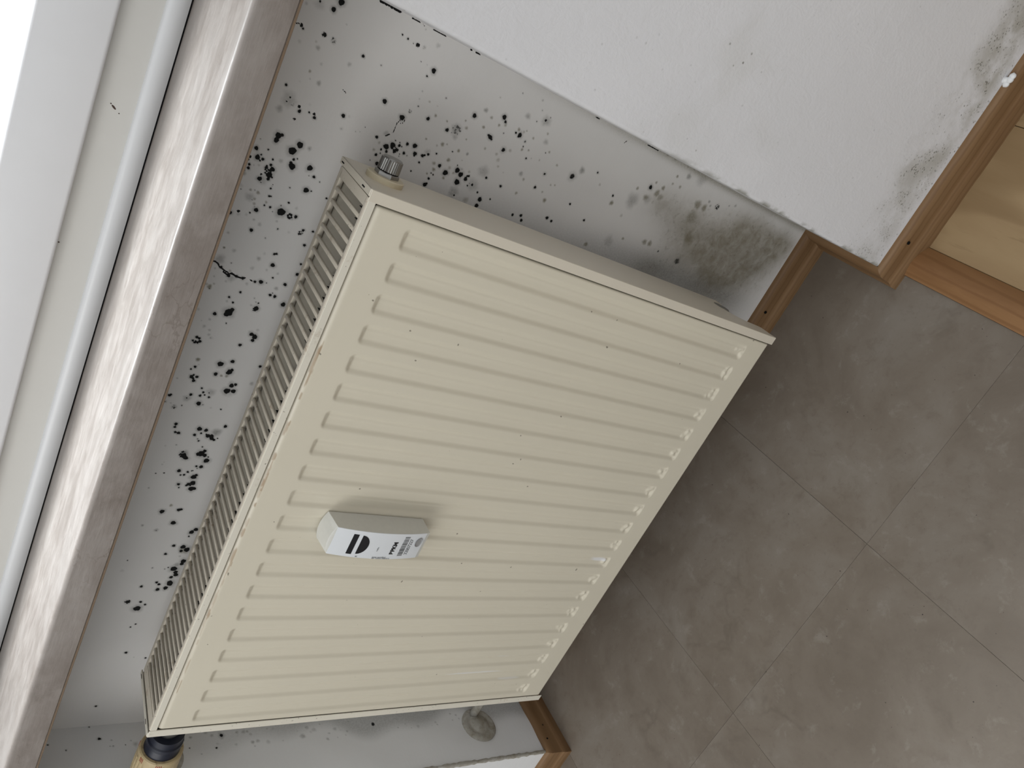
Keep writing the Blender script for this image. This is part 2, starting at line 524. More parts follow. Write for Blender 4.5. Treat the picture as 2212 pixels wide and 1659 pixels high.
SPOTS = parse("""8025,8168,16g4 8092,8062,10b 8067,8058,51g3 8169,7885,29b 8169,7885,36g5 8084,7928,22b 8069,7909,23g4 7818,8124,10b 7839,8146,14c 7851,7931,23c 7858,7847,9b7 7836,7833,27c5 7765,7977,11o4 7704,8115,20g3 7722,7944,25g6 7603,7865,17g4 7707,7620,24g5 8018,7774,8g5 7830,7526,15b 7825,7331,9b6 7501,7941,14o8 7438,7916,6b5 7434,7827,28g7 8163,7247,8b 8153,7182,10b 8141,7115,5b 8145,7069,20c 8152,6997,18c4 8227,6871,26g4 8305,7052,6b5 8020,6974,5b 8017,6902,4b7 7996,6813,25b 7921,6857,11b9 7531,7165,24b 7456,6934,28b 7542,6880,23c5 7772,6840,5b 7693,6839,5b8 7622,6819,9b7 7710,6726,12o6 7812,6574,9b7 7704,6628,8o4 7551,6670,21b8 7610,6605,16o9 7606,6463,11o9 7163,7924,13c 7125,7907,17b 7148,7817,10b 7152,7766,11c 7121,7754,16b 7244,7499,21b9 7260,7444,22g3 7218,7836,21g2 7378,7994,10g3 7302,8100,13b 7211,8027,11b8 7188,8033,87g5 7163,8047,8b 7154,7986,19c4 7077,8087,41g6 7089,8094,9g5 7038,7928,14c7 6836,8013,31b 6852,7984,21b7 6789,8017,26b 6829,8006,52g5 6825,7792,32b 6826,7788,41g6 6746,7841,39b 6743,7840,46g5 6826,7694,27g6 6825,7697,6b6 6649,8166,20b 6676,8058,9b 6571,8128,25b 6570,8076,15b 6549,8096,9b 6606,8103,9b 6601,7987,10b 6522,8202,10b 6477,8178,12b 6552,8192,8c 6614,7911,24g5 6671,7801,16b8 6689,7770,8b 6632,7815,15b 6605,7801,27b 7121,7471,25g4 7121,7471,7b6 6745,8157,6b7 6543,7987,14b 6521,8020,10b 6481,8178,11b 6443,8175,15b 6410,8201,7b 6379,8194,21o6 6486,8136,8g6 6502,8092,12o4 6542,7987,14b 6506,8019,17b 6484,8022,10b 6507,7960,24b 6446,7969,29b 6440,7984,19b 6404,7967,17b 6430,7938,12b7 6451,8013,9b 6477,7984,29c 6378,8044,23b 6376,8015,54g5 6347,8021,9b6 6423,8044,12c6 6600,7791,32b 6632,7818,13b 6606,7780,30g6 6646,7624,30b9 6575,7555,16b9 6572,7605,7b6 6546,7482,8b7 6421,7581,28b 6427,7573,36g7 6430,7528,9b7 6391,7742,9b7 6245,8089,14o8 6254,8050,6b7 6240,8013,19o8 6172,8075,49g5 6168,8024,14o7 6153,8044,7b6 6121,8013,16o6 6094,8002,6b6 6066,7975,22b 6173,7909,14o7 6137,7915,10b9 6137,7856,12b 6102,7818,5b8 6321,7914,10b 6347,7910,4b 6364,7908,4b 6243,7902,11b 6246,7885,10b8 6241,7702,10b 6189,7762,7b9 6125,7738,41b 6112,7662,13b 6127,7633,13b 6132,7650,12b 6091,7638,13b 6092,7654,10b 6103,7621,10b 6124,7583,18b 6087,7610,13g7 6212,7607,18g4 6020,8023,8b 5961,8200,19b 6000,8132,10c 6007,8121,6b 5971,8122,20g4 5991,8049,17g3 5963,7964,14g6 5934,7896,23g5 5851,7953,19b 5943,7711,10b8 6018,7748,15g5 5973,7480,27c8 6011,7461,15b 6029,7361,13b 5757,8154,17g5 6410,7355,11b 6222,8175,6b8 6255,8186,24g3 5944,7594,16g3 6241,7692,7b 5813,7796,8b7 5593,8144,13o9 5593,8144,7b6 5591,8044,23g5 5459,8148,61g6 5467,8141,31g4 5382,8109,15b 5312,8012,18b 5328,7938,15b 5324,7871,16b 5367,8014,16o6 5321,7741,15b 5335,7682,23b 5340,7624,8b7 5673,7654,14b 5683,7633,12b 5579,7787,26g6 5649,7750,18g3 5551,7629,23b 5376,7434,19b 5414,7582,11b9 5459,7816,24g4 5474,7548,16g5 5482,7670,16g4 5307,7507,25g6 5166,7844,13b 5217,7543,16b 5213,7491,18b 5246,7527,7b8 5082,7935,14b8 5032,7943,16g5 5031,7879,12b9 5137,7686,8b5 5092,7628,10b8 5099,7657,7b6 5145,8153,26o9 5164,8189,16o5 5186,8121,13o5 5123,8147,10b6 5267,8143,10g7 5354,8161,11g6 5245,8019,16g4 5276,7812,19g4 5454,8028,8b6 5647,7355,14b8 5524,7349,19b 5859,7393,16b 5146,7375,26b 5295,7981,47g5 4859,8015,20b 4913,7883,41b 4950,7860,22b 4883,7903,27b 4918,7885,60g5 5027,7631,27b 5015,7644,25c 5090,7628,8b8 5051,7693,15g5 4781,7872,8b 4868,8183,18g4 4784,8044,17g5 4751,8118,8g5 4691,8073,21g5 4661,8010,17g5 4607,8001,18g5 4574,7971,6b6 4575,7968,22g3 4550,8106,16b 4541,8078,14b 4502,8133,12b 4484,8109,14b 4490,8083,14b 4508,8063,16b 4501,8104,11b 4717,7579,23b 4695,7538,29b 4648,7545,20b 4732,7595,34g6 4562,7655,18b 4782,7534,20g4 4290,8020,23o9 4290,8020,28g3 4232,7995,8g6 4197,8022,15b 4161,8055,11b9 4287,7781,32b 4345,7668,22b 4210,7659,32b 4240,7641,18b 4154,7792,22b 4350,7362,18b9 4192,7681,17b7 4095,8008,12b 4069,8024,21b 4078,7969,17b 4051,8001,14b 4024,7988,18b 4021,7974,23g7 4021,8156,8b5 4146,7730,17o8 4152,7674,18o8 4044,7585,27b 4065,7547,18b 3967,7612,36b 3977,7545,27b 4068,7598,39g5 3970,7579,66g5 4114,7382,27g6 3796,8174,17b 3808,8162,12b 3709,8194,20g6 3709,8194,7b7 3701,8135,7b5 3660,8090,29c5 3644,8086,10b7 3660,8090,35g5 3692,8018,8b8 3792,7993,46g6 3797,7995,10b8 3846,7966,17b 3949,7879,14b7 3900,7849,13b 3852,7869,15b 3869,7826,11b8 3849,7774,14b9 3917,7772,53g5 3906,7788,9b8 3926,7761,12g6 3749,7855,26b 3741,7807,11b5 3718,7713,8b4 3719,7602,10b 3443,8009,19b 3402,8011,15b 3335,7987,15b 3330,7951,19b 3421,7749,28b 3414,7675,22b 3365,7716,15b7 3332,7778,18b 3282,7730,10b6 3259,7713,12b9 3342,7634,25b 3341,7594,28b 3311,7582,22b 3298,7553,16b 3359,7656,12b8 3324,7521,9b9 3404,7557,62g8 3502,7485,20b 3184,7649,11b7 3043,7814,25b 3005,7783,28b9 3053,7819,52c 3040,7810,55g6 3088,7635,38b 3129,7607,22b 3076,7665,25b 3070,7590,25b 3082,7627,69g5 3052,7546,10b9 2999,7549,32b 2816,7803,22b 2816,7803,37g8 2758,7770,11b 2766,7733,14b 2811,7705,14b 2831,7667,8b 2838,7655,6b 2904,7635,15b8 2877,7618,8b8 2904,7581,22b 2748,7621,32b 2777,7601,19b 2623,7755,19b8 2627,7756,38g7 2577,7739,13b7 2661,7604,32b 2640,7647,21b 2620,7664,16b 2628,7626,16b 2575,7600,32b 2582,7565,21b 2879,8002,12g5 2913,7993,6g6 2747,8037,7b 2764,7952,8b 3137,8037,8b4 3166,7929,8b6 2533,8056,9b5 2307,7751,21o8 2206,7825,28b 2248,7650,21b 2257,7624,18b 2047,7655,30b 1980,7982,18g8 1920,7814,30g6 1911,7812,9b7 1920,7407,29b 1964,7369,27b 1851,7420,12b9 1692,7552,20b 1679,7439,31b 1637,7383,35b 1613,7444,21b 1627,7421,55o6 1554,7610,18b 1447,7371,32b 1405,7377,25b 1429,8008,8b 1323,7700,10b6 1336,7519,10b8 1310,7553,9b6 1318,7449,39b 1261,7412,28b 1219,7398,28b 1175,7443,21b 1090,7434,32b 1086,7588,18b9 1386,7432,42g7 1263,8027,27g2 1527,7435,17g5 -146,7637,19b -237,7520,9g6 -259,7372,13b -1146,7760,17b9 752,7841,37c 752,7841,24b 640,7703,42b 753,7689,17b 708,7626,15b 1013,7747,18b 1054,7553,19b 967,7547,25b 994,7459,29b 1070,7427,38b 1181,7440,19b 315,7699,11b 366,7651,11b 7179,7104,17b 7248,7025,36g6 7127,6972,29b 7124,6994,13b 7166,6914,29b 7140,6911,16b 7080,6952,15b 7217,6853,8b 7219,6905,8b9 7187,6846,16b 7135,6865,34c 7104,6874,13b 7135,6850,16b 7187,6816,7b 7233,6771,18b9 7246,6686,25b 7133,6768,16b 7106,6810,6b 7086,6804,6b 7121,6726,9b6 7172,6652,22b 7150,6651,10b 7183,6565,18b 7197,6544,11b 7218,6510,15b 7237,6528,44g5 7259,6426,10b 7259,6426,25g5 7105,6569,13b9 7014,6935,22b 7036,6936,16b 7012,7042,17b8 7081,7013,13b8 7042,7006,10b7 7051,7084,16o6 7137,7058,16o5 6931,6993,22b 6950,6942,11b9 6937,7079,7b9 6973,6970,11b8 7226,7254,6b8 7150,7327,5b7 7162,7288,5b6 7356,6600,12o9 7372,6405,22o9 7391,6357,10o8 7338,6458,11o6 7526,6423,20b 7245,6265,21o8 7154,6414,19o6 7344,6263,8b8 6989,6617,10b9 7156,6407,20o7 7154,6336,22b8 7093,6383,21o9 7027,6435,12o9 7048,6394,8b 7039,6364,9b 6984,6393,14b 6908,6407,23b 6928,6394,12b 7048,6236,16o9 7108,6240,30b 7246,6269,21o9 7344,6262,8b9 7379,6201,17o9 7387,6090,18g8 7182,6119,29b 7153,6061,30b9 7062,6065,32b 7128,5984,23b 7163,5979,12b 7172,5961,12b 7211,6074,18g6 7137,6153,14o6 7175,6217,20o5 7216,5979,15o6 7070,5928,10b 7097,5877,16b9 7101,5916,7b8 7279,5817,77g5 7287,5863,32g4 7228,5752,14b 7091,5870,89g5 6946,6054,82g7 6932,6093,29g6 6917,6031,11b 7042,5776,12b 6978,5711,27b 7024,5590,11b 6899,5715,27b8 6914,5875,36o5 7204,5537,16b 7579,5705,26b7 7511,5920,14o6 7508,5760,18o5 7457,5711,24o4 7393,5676,15o5 7231,6140,7b 7776,6198,24b 7877,6100,28g8 7833,6003,18o7 7895,5864,26b 7855,5828,16b 7825,5811,18o6 7796,5882,16o8 7709,6044,18o9 7627,6226,19o7 7692,6268,11o9 7607,6464,11o9 7560,6330,60c5 7571,6332,66g7 7496,6308,39g5 7518,6173,10o8 7645,5922,24b 7629,5897,14b 7655,5948,14b 7741,5789,7b 7801,5652,13b 7798,5593,25b 7780,5601,15b 7846,5634,20o8 7845,5563,15o6 7868,5536,11o7 7758,5498,13b6 7702,5491,8b 7666,5489,17o8 7689,5407,13o8 7828,5419,15o8 8013,5603,38g6 8057,5372,15b 8052,5362,65g6 8106,5331,7b7 8005,5472,8b7 8134,5469,8b5 8229,5518,16g5 8056,6007,10o5 7812,6575,8b7 7940,5272,15o7 7850,5247,36g5 7768,5145,15o8 7743,5187,7b 7597,5391,11b 7621,5327,6b6 7642,5220,11o6 7603,5622,19o5 7514,5921,14o6 7377,6202,18o9 7344,6264,9b8 7382,6090,18g9 7299,6117,7o7 7424,5365,28g7 7526,5071,18b6 7355,5583,10g5 8198,5780,7b7 7631,4705,38b6 7631,4705,49g8 7739,4614,45g8 7794,4392,14b7 7678,4279,17o5 7344,5110,17b 7328,4988,13o8 7249,4908,27o9 7200,5308,18o8 7457,4871,12o7 7440,4926,12o7 7672,4970,16o7 7523,5072,21g8 7416,5362,28g6 7374,5299,17o7 6953,5223,17b 6981,5113,19b 6930,5079,19b 7070,4760,21b 7053,4682,17b 7213,4242,16b 7327,4547,14b 7625,4017,14b 7538,3984,32o9 7910,3539,27b 7830,3722,22o8 7992,3492,18o8 7672,3703,104g6 7076,3724,115g6 6946,4037,30o9 7190,3534,20o9 7447,3744,22o4 8358,3543,17b8 8350,3398,27g8 8379,3229,24b6 8344,3150,24g6 8236,3052,43g8 8347,3027,21g6 8352,2936,22g6 8172,3228,21o8 8073,3098,22o7 8067,3237,18o7 7879,3395,45o8 7850,3313,46o6 7772,3532,42o7 7760,3484,60g4 7970,3344,30o9 7975,2658,64o8 7975,2526,49o8 7796,2643,98o6 7544,2505,83o6 7187,2464,51b5 7187,2464,85g6 7257,3173,40o8 7265,3077,40o8 8062,2319,41c7 8076,2500,23g8 7213,2871,20b5 8034,2443,20g7 8277,2821,94g4 8144,2126,17g7 8182,2019,24g6""")
RSPOTS = parse("""-15,7755,10b -221,7638,20b -258,7491,14g7 -228,8234,11b -337,8028,11b8 -347,7510,7b7 -352,7472,10b6 -349,7322,7b9 -348,7195,39g5 -290,7251,7b6 -345,6041,29b7 -345,6041,72g7 -329,5718,45g7 -380,5621,35g6 -540,6136,19b7 -540,6136,33g6 -320,6467,28g8 -494,6502,14b6 -613,6353,16g7 -423,3604,40b6 -423,3604,87g6 -383,3973,85g5 -514,3846,70g5 -398,4623,48g4 -591,1440,132g6 -396,4892,26g5 -321,2803,123g4 -307,3256,120g5 -329,6173,33g7""")
LINES = [[[[5423, 8209], [5424, 8177], [5413, 8149], [5387, 8131], [5367, 8090], [5349, 8044], [5347, 8023]], 0.8], [[[5338, 8073], [5321, 8030], [5345, 7992], [5326, 7934], [5319, 7880], [5338, 7845]], 1.0], [[[5327, 7793], [5319, 7770]], 0.7], [[[7453, 6930], [7420, 6944], [7381, 6962], [7326, 6964], [7296, 6959], [7273, 6969]], 0.4], [[[7253, 6992], [7221, 7025]], 0.8], [[[7445, 6897], [7410, 6904], [7395, 6927]], 0.4], [[[7470, 7594], [7463, 7574], [7450, 7553]], 0.4], [[[8334, 7099], [8330, 7076], [8314, 7073]], 0.4], [[[7836, 8195], [7842, 8175], [7836, 8152]], 0.5], [[[8346, 7559], [8354, 7484], [8360, 7415], [8369, 7338]], 1.2], [[[8379, 7215], [8380, 7170], [8382, 7124]], 0.8], [[[8380, 6980], [8382, 6904], [8390, 6830]], 0.7], [[[8369, 6537], [8369, 6517]], 0.9], [[[8369, 6470], [8366, 6419]], 0.9], [[[8374, 4779], [8383, 4727]], 0.9], [[[8370, 3910], [8389, 3810], [8391, 3716]], 0.8], [[[8234, 4242], [8268, 4221]], 0.7]]
STAIN = [[7790, 3232, 307, 0.5], [7704, 2702, 503, 0.6], [7690, 1889, 617, 0.8], [7445, 1239, 659, 0.9], [7314, 2390, 527, 0.6], [6950, 2875, 331, 0.5], [7821, 1015, 495, 0.9], [7966, 1489, 394, 0.7], [7168, 1654, 484, 0.8], [7994, 710, 335, 0.7]]
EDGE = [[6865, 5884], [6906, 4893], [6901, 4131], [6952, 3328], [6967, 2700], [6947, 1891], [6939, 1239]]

def smooth01(t):
    t = np.clip(t, 0, 1)
    return t * t * (3 - 2 * t)

class MouldMap:
    """density of black / grey / olive growth and brown stain at wall points (u, v)"""
    def __init__(self, U, V):
        self.U, self.V = U, V
        self.A = np.zeros((U.shape[0], U.shape[1], 4), np.float32)
    def win(self, u, v, r):
        us, vs = self.U[:, 0], self.V[0, :]
        i0, i1 = np.searchsorted(us, [u - r, u + r])
        j0, j1 = np.searchsorted(vs, [v - r, v + r])
        return slice(max(0, i0 - 1), i1 + 1), slice(max(0, j0 - 1), j1 + 1)
    def disc(self, u, v, r, ch, st, soft, wob=0.0, seed=0):
        I, J = self.win(u, v, r * 1.6)
        du, dv = self.U[I, J] - u, self.V[I, J] - v
        if du.size == 0:
            return
        d = np.sqrt(du * du + dv * dv)
        if wob:
            th = np.arctan2(dv, du)
            rs = np.random.RandomState(seed)
            ph = rs.rand(4) * 6.28
            d = d / (1 + wob * (np.sin(2 * th + ph[0]) * 0.5 + np.sin(3 * th + ph[1]) * 0.6 + np.sin(5 * th + ph[2]) * 0.45 + np.sin(8 * th + ph[3]) * 0.25))
        f = smooth01((r * (1 + soft) - d) / (r * 2 * soft + 1e-9)) * st
        self.A[I, J, ch] = np.maximum(self.A[I, J, ch], f)
    def spot(self, s, seed):
        u, v, r, k, st = s
        if k == 'b':
            self.disc(u, v, r * 0.93, 0, st, 0.38, 0.10, seed)
            self.disc(u, v, r * 1.45, 1, 0.5 * st, 0.6, 0.1, seed)
        elif k == 'g':
            self.disc(u, v, r * 0.75, 1, st * 0.72, 0.75, 0.12, seed)
        elif k == 'o':
            self.disc(u, v, r * 0.85, 2, st * 0.85, 0.6, 0.12, seed)
        else:
            rs = np.random.RandomState(seed)
            for _ in range(16):
                t, q = rs.rand() * 6.28, r * math.sqrt(rs.rand()) * 0.9
                self.disc(u + q * math.cos(t), v + q * math.sin(t), max(0.0006, r * (0.12 + 0.14 * rs.rand())), 0, st, 0.35, 0.1, seed + 1)
            self.disc(u, v, r, 1, 0.5 * st, 0.5, 0.1, seed)
    def line(self, pts, w):
        rs = np.random.RandomState(int(abs(pts[0][0])))
        for (a, b), (c, d) in zip(pts, pts[1:]):
            n = max(2, int(math.hypot(c - a, d - b) / 4))
            for k in range(n):
                t = k / n
                self.disc(min(0.8337, (a + (c - a) * t) / 1e4), (b + (d - b) * t) / 1e4, 0.0008 * w * (0.6 + 0.8 * rs.rand()), 0, 1.0, 0.35)

def grid_wall(name, blocks, mat, place, paint, extra_faces=()):
    """one mesh of several fine rectangular grids; place(u, v) -> xyz arrays; paint(map)"""
    V_, F_, A_ = [], [], []
    base = 0
    for (u0, u1, v0, v1, step) in blocks:
        nu, nv = max(2, int(round((u1 - u0) / step)) + 1), max(2, int(round((v1 - v0) / step)) + 1)
        U, V = np.meshgrid(np.linspace(u0, u1, nu), np.linspace(v0, v1, nv), indexing='ij')
        mm = MouldMap(U, V)
        if step < 0.01:
            paint(mm)
        V_.append(place(U, V).reshape(-1, 3))
        A_.append(mm.A.reshape(-1, 4))
        idx = np.arange(nu * nv).reshape(nu, nv) + base
        F_.append(np.stack([idx[:-1, :-1], idx[1:, :-1], idx[1:, 1:], idx[:-1, 1:]], -1).reshape(-1, 4))
        base += nu * nv
    for q in extra_faces:
        V_.append(np.array(q, float))
        A_.append(np.zeros((4, 4), np.float32))
        F_.append(np.array([[base, base + 1, base + 2, base + 3]]))
        base += 4
    V_, F_, A_ = np.concatenate(V_), np.concatenate(F_), np.concatenate(A_)
    me = bpy.data.meshes.new(name)
    me.vertices.add(len(V_))
    me.vertices.foreach_set('co', V_.astype(np.float32).ravel())
    me.loops.add(F_.size)
    me.loops.foreach_set('vertex_index', F_.astype(np.int32).ravel())
    me.polygons.add(len(F_))
    me.polygons.foreach_set('loop_start', np.arange(0, F_.size, 4, dtype=np.int32))
    me.polygons.foreach_set('loop_total', np.full(len(F_), 4, dtype=np.int32))
    me.update(calc_edges=True)
    at = me.attributes.new('mould', 'FLOAT_COLOR', 'POINT')
    at.data.foreach_set('color', A_.ravel())
    me.materials.append(mat)
    o = bpy.data.objects.new(name, me)
    COL.objects.link(o)
    return o

def paint_back(mm):
    for i, s in enumerate(SPOTS):
        mm.spot(s, i + 11)
    for pts, w in LINES:
        mm.line(pts, w)
    A = mm.A
    st = np.zeros(mm.U.shape)
    for (a, b, r, s) in STAIN:
        d2 = (mm.U - a / 1e4) ** 2 * 2.2 + (mm.V - b / 1e4) ** 2
        st = st + s * np.exp(-d2 / (2 * (r / 1e4 * 0.62) ** 2))
    st = np.minimum(st, 1.0)
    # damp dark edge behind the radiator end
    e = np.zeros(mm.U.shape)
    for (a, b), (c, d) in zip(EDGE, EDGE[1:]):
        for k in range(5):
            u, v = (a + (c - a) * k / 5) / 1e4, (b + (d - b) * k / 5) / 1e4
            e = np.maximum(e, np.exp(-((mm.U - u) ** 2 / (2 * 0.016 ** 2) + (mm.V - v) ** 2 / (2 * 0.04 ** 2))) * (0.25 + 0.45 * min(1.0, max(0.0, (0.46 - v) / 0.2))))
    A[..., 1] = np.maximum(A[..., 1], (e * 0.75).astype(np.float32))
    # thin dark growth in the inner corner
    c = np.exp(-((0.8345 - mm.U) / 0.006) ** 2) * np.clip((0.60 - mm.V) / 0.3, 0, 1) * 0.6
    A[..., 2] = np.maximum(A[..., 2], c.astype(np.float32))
    A[..., 3] = np.maximum(A[..., 3], st.astype(np.float32))
    # soft shade painted on the wall by the radiator's top right corner
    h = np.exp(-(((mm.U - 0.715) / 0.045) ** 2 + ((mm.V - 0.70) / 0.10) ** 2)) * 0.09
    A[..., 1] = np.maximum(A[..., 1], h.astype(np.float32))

Y0 = 0.0
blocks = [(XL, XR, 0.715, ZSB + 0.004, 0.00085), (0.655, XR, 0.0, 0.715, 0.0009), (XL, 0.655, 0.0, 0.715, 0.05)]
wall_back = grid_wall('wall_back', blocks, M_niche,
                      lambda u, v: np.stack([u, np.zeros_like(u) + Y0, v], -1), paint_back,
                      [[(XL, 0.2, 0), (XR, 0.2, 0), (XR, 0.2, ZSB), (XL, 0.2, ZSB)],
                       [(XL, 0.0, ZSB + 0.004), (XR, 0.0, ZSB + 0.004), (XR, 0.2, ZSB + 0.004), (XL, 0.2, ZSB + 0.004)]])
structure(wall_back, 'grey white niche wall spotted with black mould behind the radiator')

# right part of the window wall: return of the niche and white front face
bm = bmesh.new()
r = 0.004
poly = [(XR, 0.2), (XR, -N + r)] + [(XR + r - r * math.cos(t), -N + r - r * math.sin(t)) for t in (0.4, 0.8, 1.2)] + [(XR + r, -N), (2.1, -N), (2.1, 0.2)]
prism(bm, poly, 'Z', -0.0115, 2.4)
wall_right = bm_obj('wall_right', bm, M_front, None, angle=40)
structure(wall_right, 'bright white wall right of the niche with grey mould above the skirting')

# left part: return painted with mould map (u = y, v = z), plus its front
def paint_ret(mm):
    for i, s in enumerate(RSPOTS):
        mm.spot(s, i + 900)
    rs = np.random.RandomState(5)
    v = mm.V
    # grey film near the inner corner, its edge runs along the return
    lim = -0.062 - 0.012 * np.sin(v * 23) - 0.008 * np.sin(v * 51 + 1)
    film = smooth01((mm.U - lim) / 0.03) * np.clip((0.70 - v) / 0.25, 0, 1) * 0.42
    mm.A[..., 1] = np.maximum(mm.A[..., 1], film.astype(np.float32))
    for _ in range(90):
        z = rs.uniform(0.15, 0.66)
        y = rs.uniform(-0.06, -0.012)
        mm.spot((y, z, rs.uniform(0.001, 0.0045), 'g', rs.uniform(0.3, 0.8)), rs.randint(9999))

def side_quads():
    b = [[(XL, -N, 0), (-1.6, -N, 0), (-1.6, -N, 2.4), (XL, -N, 2.4)],
         [(XL, -N, ZST), (XL, 0.2, ZST), (XL, 0.2, 2.4), (XL, -N, 2.4)],
         [(-1.6, -N, 0), (-1.6, 0.2, 0), (-1.6, 0.2, 2.4), (-1.6, -N, 2.4)],
         [(XL, 0.2, 0), (-1.6, 0.2, 0), (-1.6, 0.2, 2.4), (XL, 0.2, 2.4)],
         [(XL, -N, 2.4), (-1.6, -N, 2.4), (-1.6, 0.2, 2.4), (XL, 0.2, 2.4)]]
    return b
wall_left = grid_wall('wall_left', [(-N, 0.0, 0.0, ZST, 0.0012)], M_ret,
                      lambda u, v: np.stack([np.zeros_like(u) + XL + 0.0012 * np.sin(v * 31) * np.sin(u * 60), u, v], -1), paint_ret, side_quads())
structure(wall_left, 'white left return of the niche with faint grey mould')
# rough plaster bead on the outer edge of the left return
bm = bmesh.new()
rs = random.Random(3)
ring_prev = None
for k in range(60):
    z = 0.045 + k * 0.006
    rr = 0.0025 + 0.0022 * rs.random()
    ring = [bm.verts.new((XL + rr * math.cos(t) * 0.9 + 0.0005, -N + 0.001 + rr * math.sin(t) * 0.9, z)) for t in [i * math.pi / 4 for i in range(8)]]
    if ring_prev:
        for i in range(8):
            bm.faces.new((ring_prev[i], ring_prev[(i + 1) % 8], ring[(i + 1) % 8], ring[i]))
    ring_prev = ring
bm_obj('plaster_bead', bm, M_ret, wall_left, smooth=True)
# painted-over pipe cover low on the left return
bm = bmesh.new()
cy, cz = -0.066, 0.158
prof = [(-0.004, 0.033), (0.002, 0.033), (0.0042, 0.030), (0.0045, 0.024), (0.0035, 0.021), (0.0045, 0.018), (0.0075, 0.014), (0.0085, 0.008), (0.0085, 0.004)]
add_lathe(bm, prof, (XL, cy, cz), 'X', 36)
bm_obj('pipe_cover', bm, M_ret, wall_left, smooth=True)
bm = bmesh.new()
add_lathe(bm, [(0.0, 0.0075), (0.01, 0.0075), (0.045, 0.0065), (0.046, 0.004)], (XL + 0.005, cy + 0.02, cz + 0.004), 'X', 18)
bm_obj('pipe_stub', bm, M_ret, wall_left, smooth=True)
bm = bmesh.new()
add_lathe(bm, [(-0.003, 0.030), (0.0018, 0.030), (0.0028, 0.027), (0.0028, 0.018)], (XL, -0.062, 0.69), 'X', 36)
bm_obj('pipe_cover', bm, M_ret, wall_left, smooth=True)
# unseen side wall at the right, added to block world light from there
wr_ = box('wall_side', 2.1, 2.2, -2.6, 0.2, -0.06, 2.45, M_front)
structure(wr_, 'unseen white side wall of the room, right of the window wall, added to block light')
wb_ = box('wall_opposite', -1.7, 2.2, -2.7, -2.6, -0.06, 2.45, M_room)  # unseen wall, added to keep low world light from reaching under the radiator
structure(wb_, 'unseen beige wall of the room opposite the window, added to block low light')
wl_ = box('wall_far_left', -1.7, -1.6, -2.6, 0.2, -0.06, 2.45, M_room)  # also added out of view, cuts off low light from the left
structure(wl_, 'unseen beige wall of the room at the far left, added to block low light')
# lintel over the window
lintel = box('wall_top', XL, XR, -N, 0.2, 2.1, 2.4, M_front)
structure(lintel, 'white lintel above the window')

# ------------------------------------------------------------------ skirting boards
def profile(thick=0.0154, h=0.0444):
    return [(0.0, 0.0), (thick, 0.0), (thick, 0.010), (thick - 0.0008, 0.0135), (thick - 0.003, 0.0165), (thick - 0.0042, 0.019),
            (thick - 0.0046, 0.030), (thick - 0.0055, 0.0385), (thick - 0.008, 0.0425), (thick - 0.0115, h), (0.0, h)]
path = [(-1.6, -N), (XL, -N), (XL, 0.0), (XR, 0.0), (XR, -N), (2.05, -N)]
names = [('baseboard_front_left', 'X'), ('baseboard_left', 'Y'), ('baseboard_back', 'X'), ('baseboard_right', 'Y'), ('baseboard_front', 'X')]
def offdir(i):
    # room side offset direction (mitred) at path corner i
    def nrm(a, b):
        dx, dy = b[0] - a[0], b[1] - a[1]
        L = math.hypot(dx, dy)
        return (dy / L, -dx / L)
    ns = []
    if i > 0:
        ns.append(nrm(path[i - 1], path[i]))
    if i < len(path) - 1:
        ns.append(nrm(path[i], path[i + 1]))
    if len(ns) == 1:
        return ns[0]
    return (ns[0][0] + ns[1][0], ns[0][1] + ns[1][1])
BB = {}
rs = random.Random(21)
lab = {'baseboard_front_left': 'pine skirting on the wall left of the niche', 'baseboard_left': 'short pine skirting on the left niche return',
       'baseboard_back': 'pine skirting behind the radiator with a dark nail hole', 'baseboard_right': 'short pine skirting on the right niche return',
       'baseboard_front': 'pine skirting under the white wall beside the wooden strip'}
for i, (nm, ax) in enumerate(names):
    A, B = path[i], path[i + 1]
    oa, ob = offdir(i), offdir(i + 1)
    L = math.hypot(B[0] - A[0], B[1] - A[1])
    ns = max(3, int(L / 0.012))
    ns = min(ns, 90)
    bm = bmesh.new()
    prev = None
    lowend = -0.0085 if nm == 'baseboard_front' else 0.0
    for k in range(ns + 1):
        t = k / ns
        px, py = A[0] + (B[0] - A[0]) * t, A[1] + (B[1] - A[1]) * t
        if t == 0:
            o_ = oa
        elif t == 1:
            o_ = ob
        else:
            d = ((B[1] - A[1]) / L, -(B[0] - A[0]) / L)
            o_ = d
        wob = 0.0 if k in (0, ns) else rs.uniform(-0.00035, 0.00035)
        ring = []
        for (d_, z_) in profile():
            dd = d_ + (wob if d_ > 0 else 0)
            zz = z_
            if nm == 'baseboard_front' and z_ < 0.001:
                xx = px + o_[0] * dd
                zz = -0.0085 * min(1.0, max(0.0, (xx - 0.846) / 0.035))
            ring.append(bm.verts.new((px + o_[0] * dd, py + o_[1] * dd, zz)))
        if prev:
            n = len(ring)
            for q in range(n):
                bm.faces.new((prev[q], prev[(q + 1) % n], ring[(q + 1) % n], ring[q]))
        else:
            bm.faces.new(ring)
        prev = ring
    bm.faces.new(prev)
    ob_ = bm_obj(nm, bm, M_base_x if ax == 'X' else M_base_y, None, angle=50)
    structure(ob_, lab[nm])
    BB[nm] = ob_

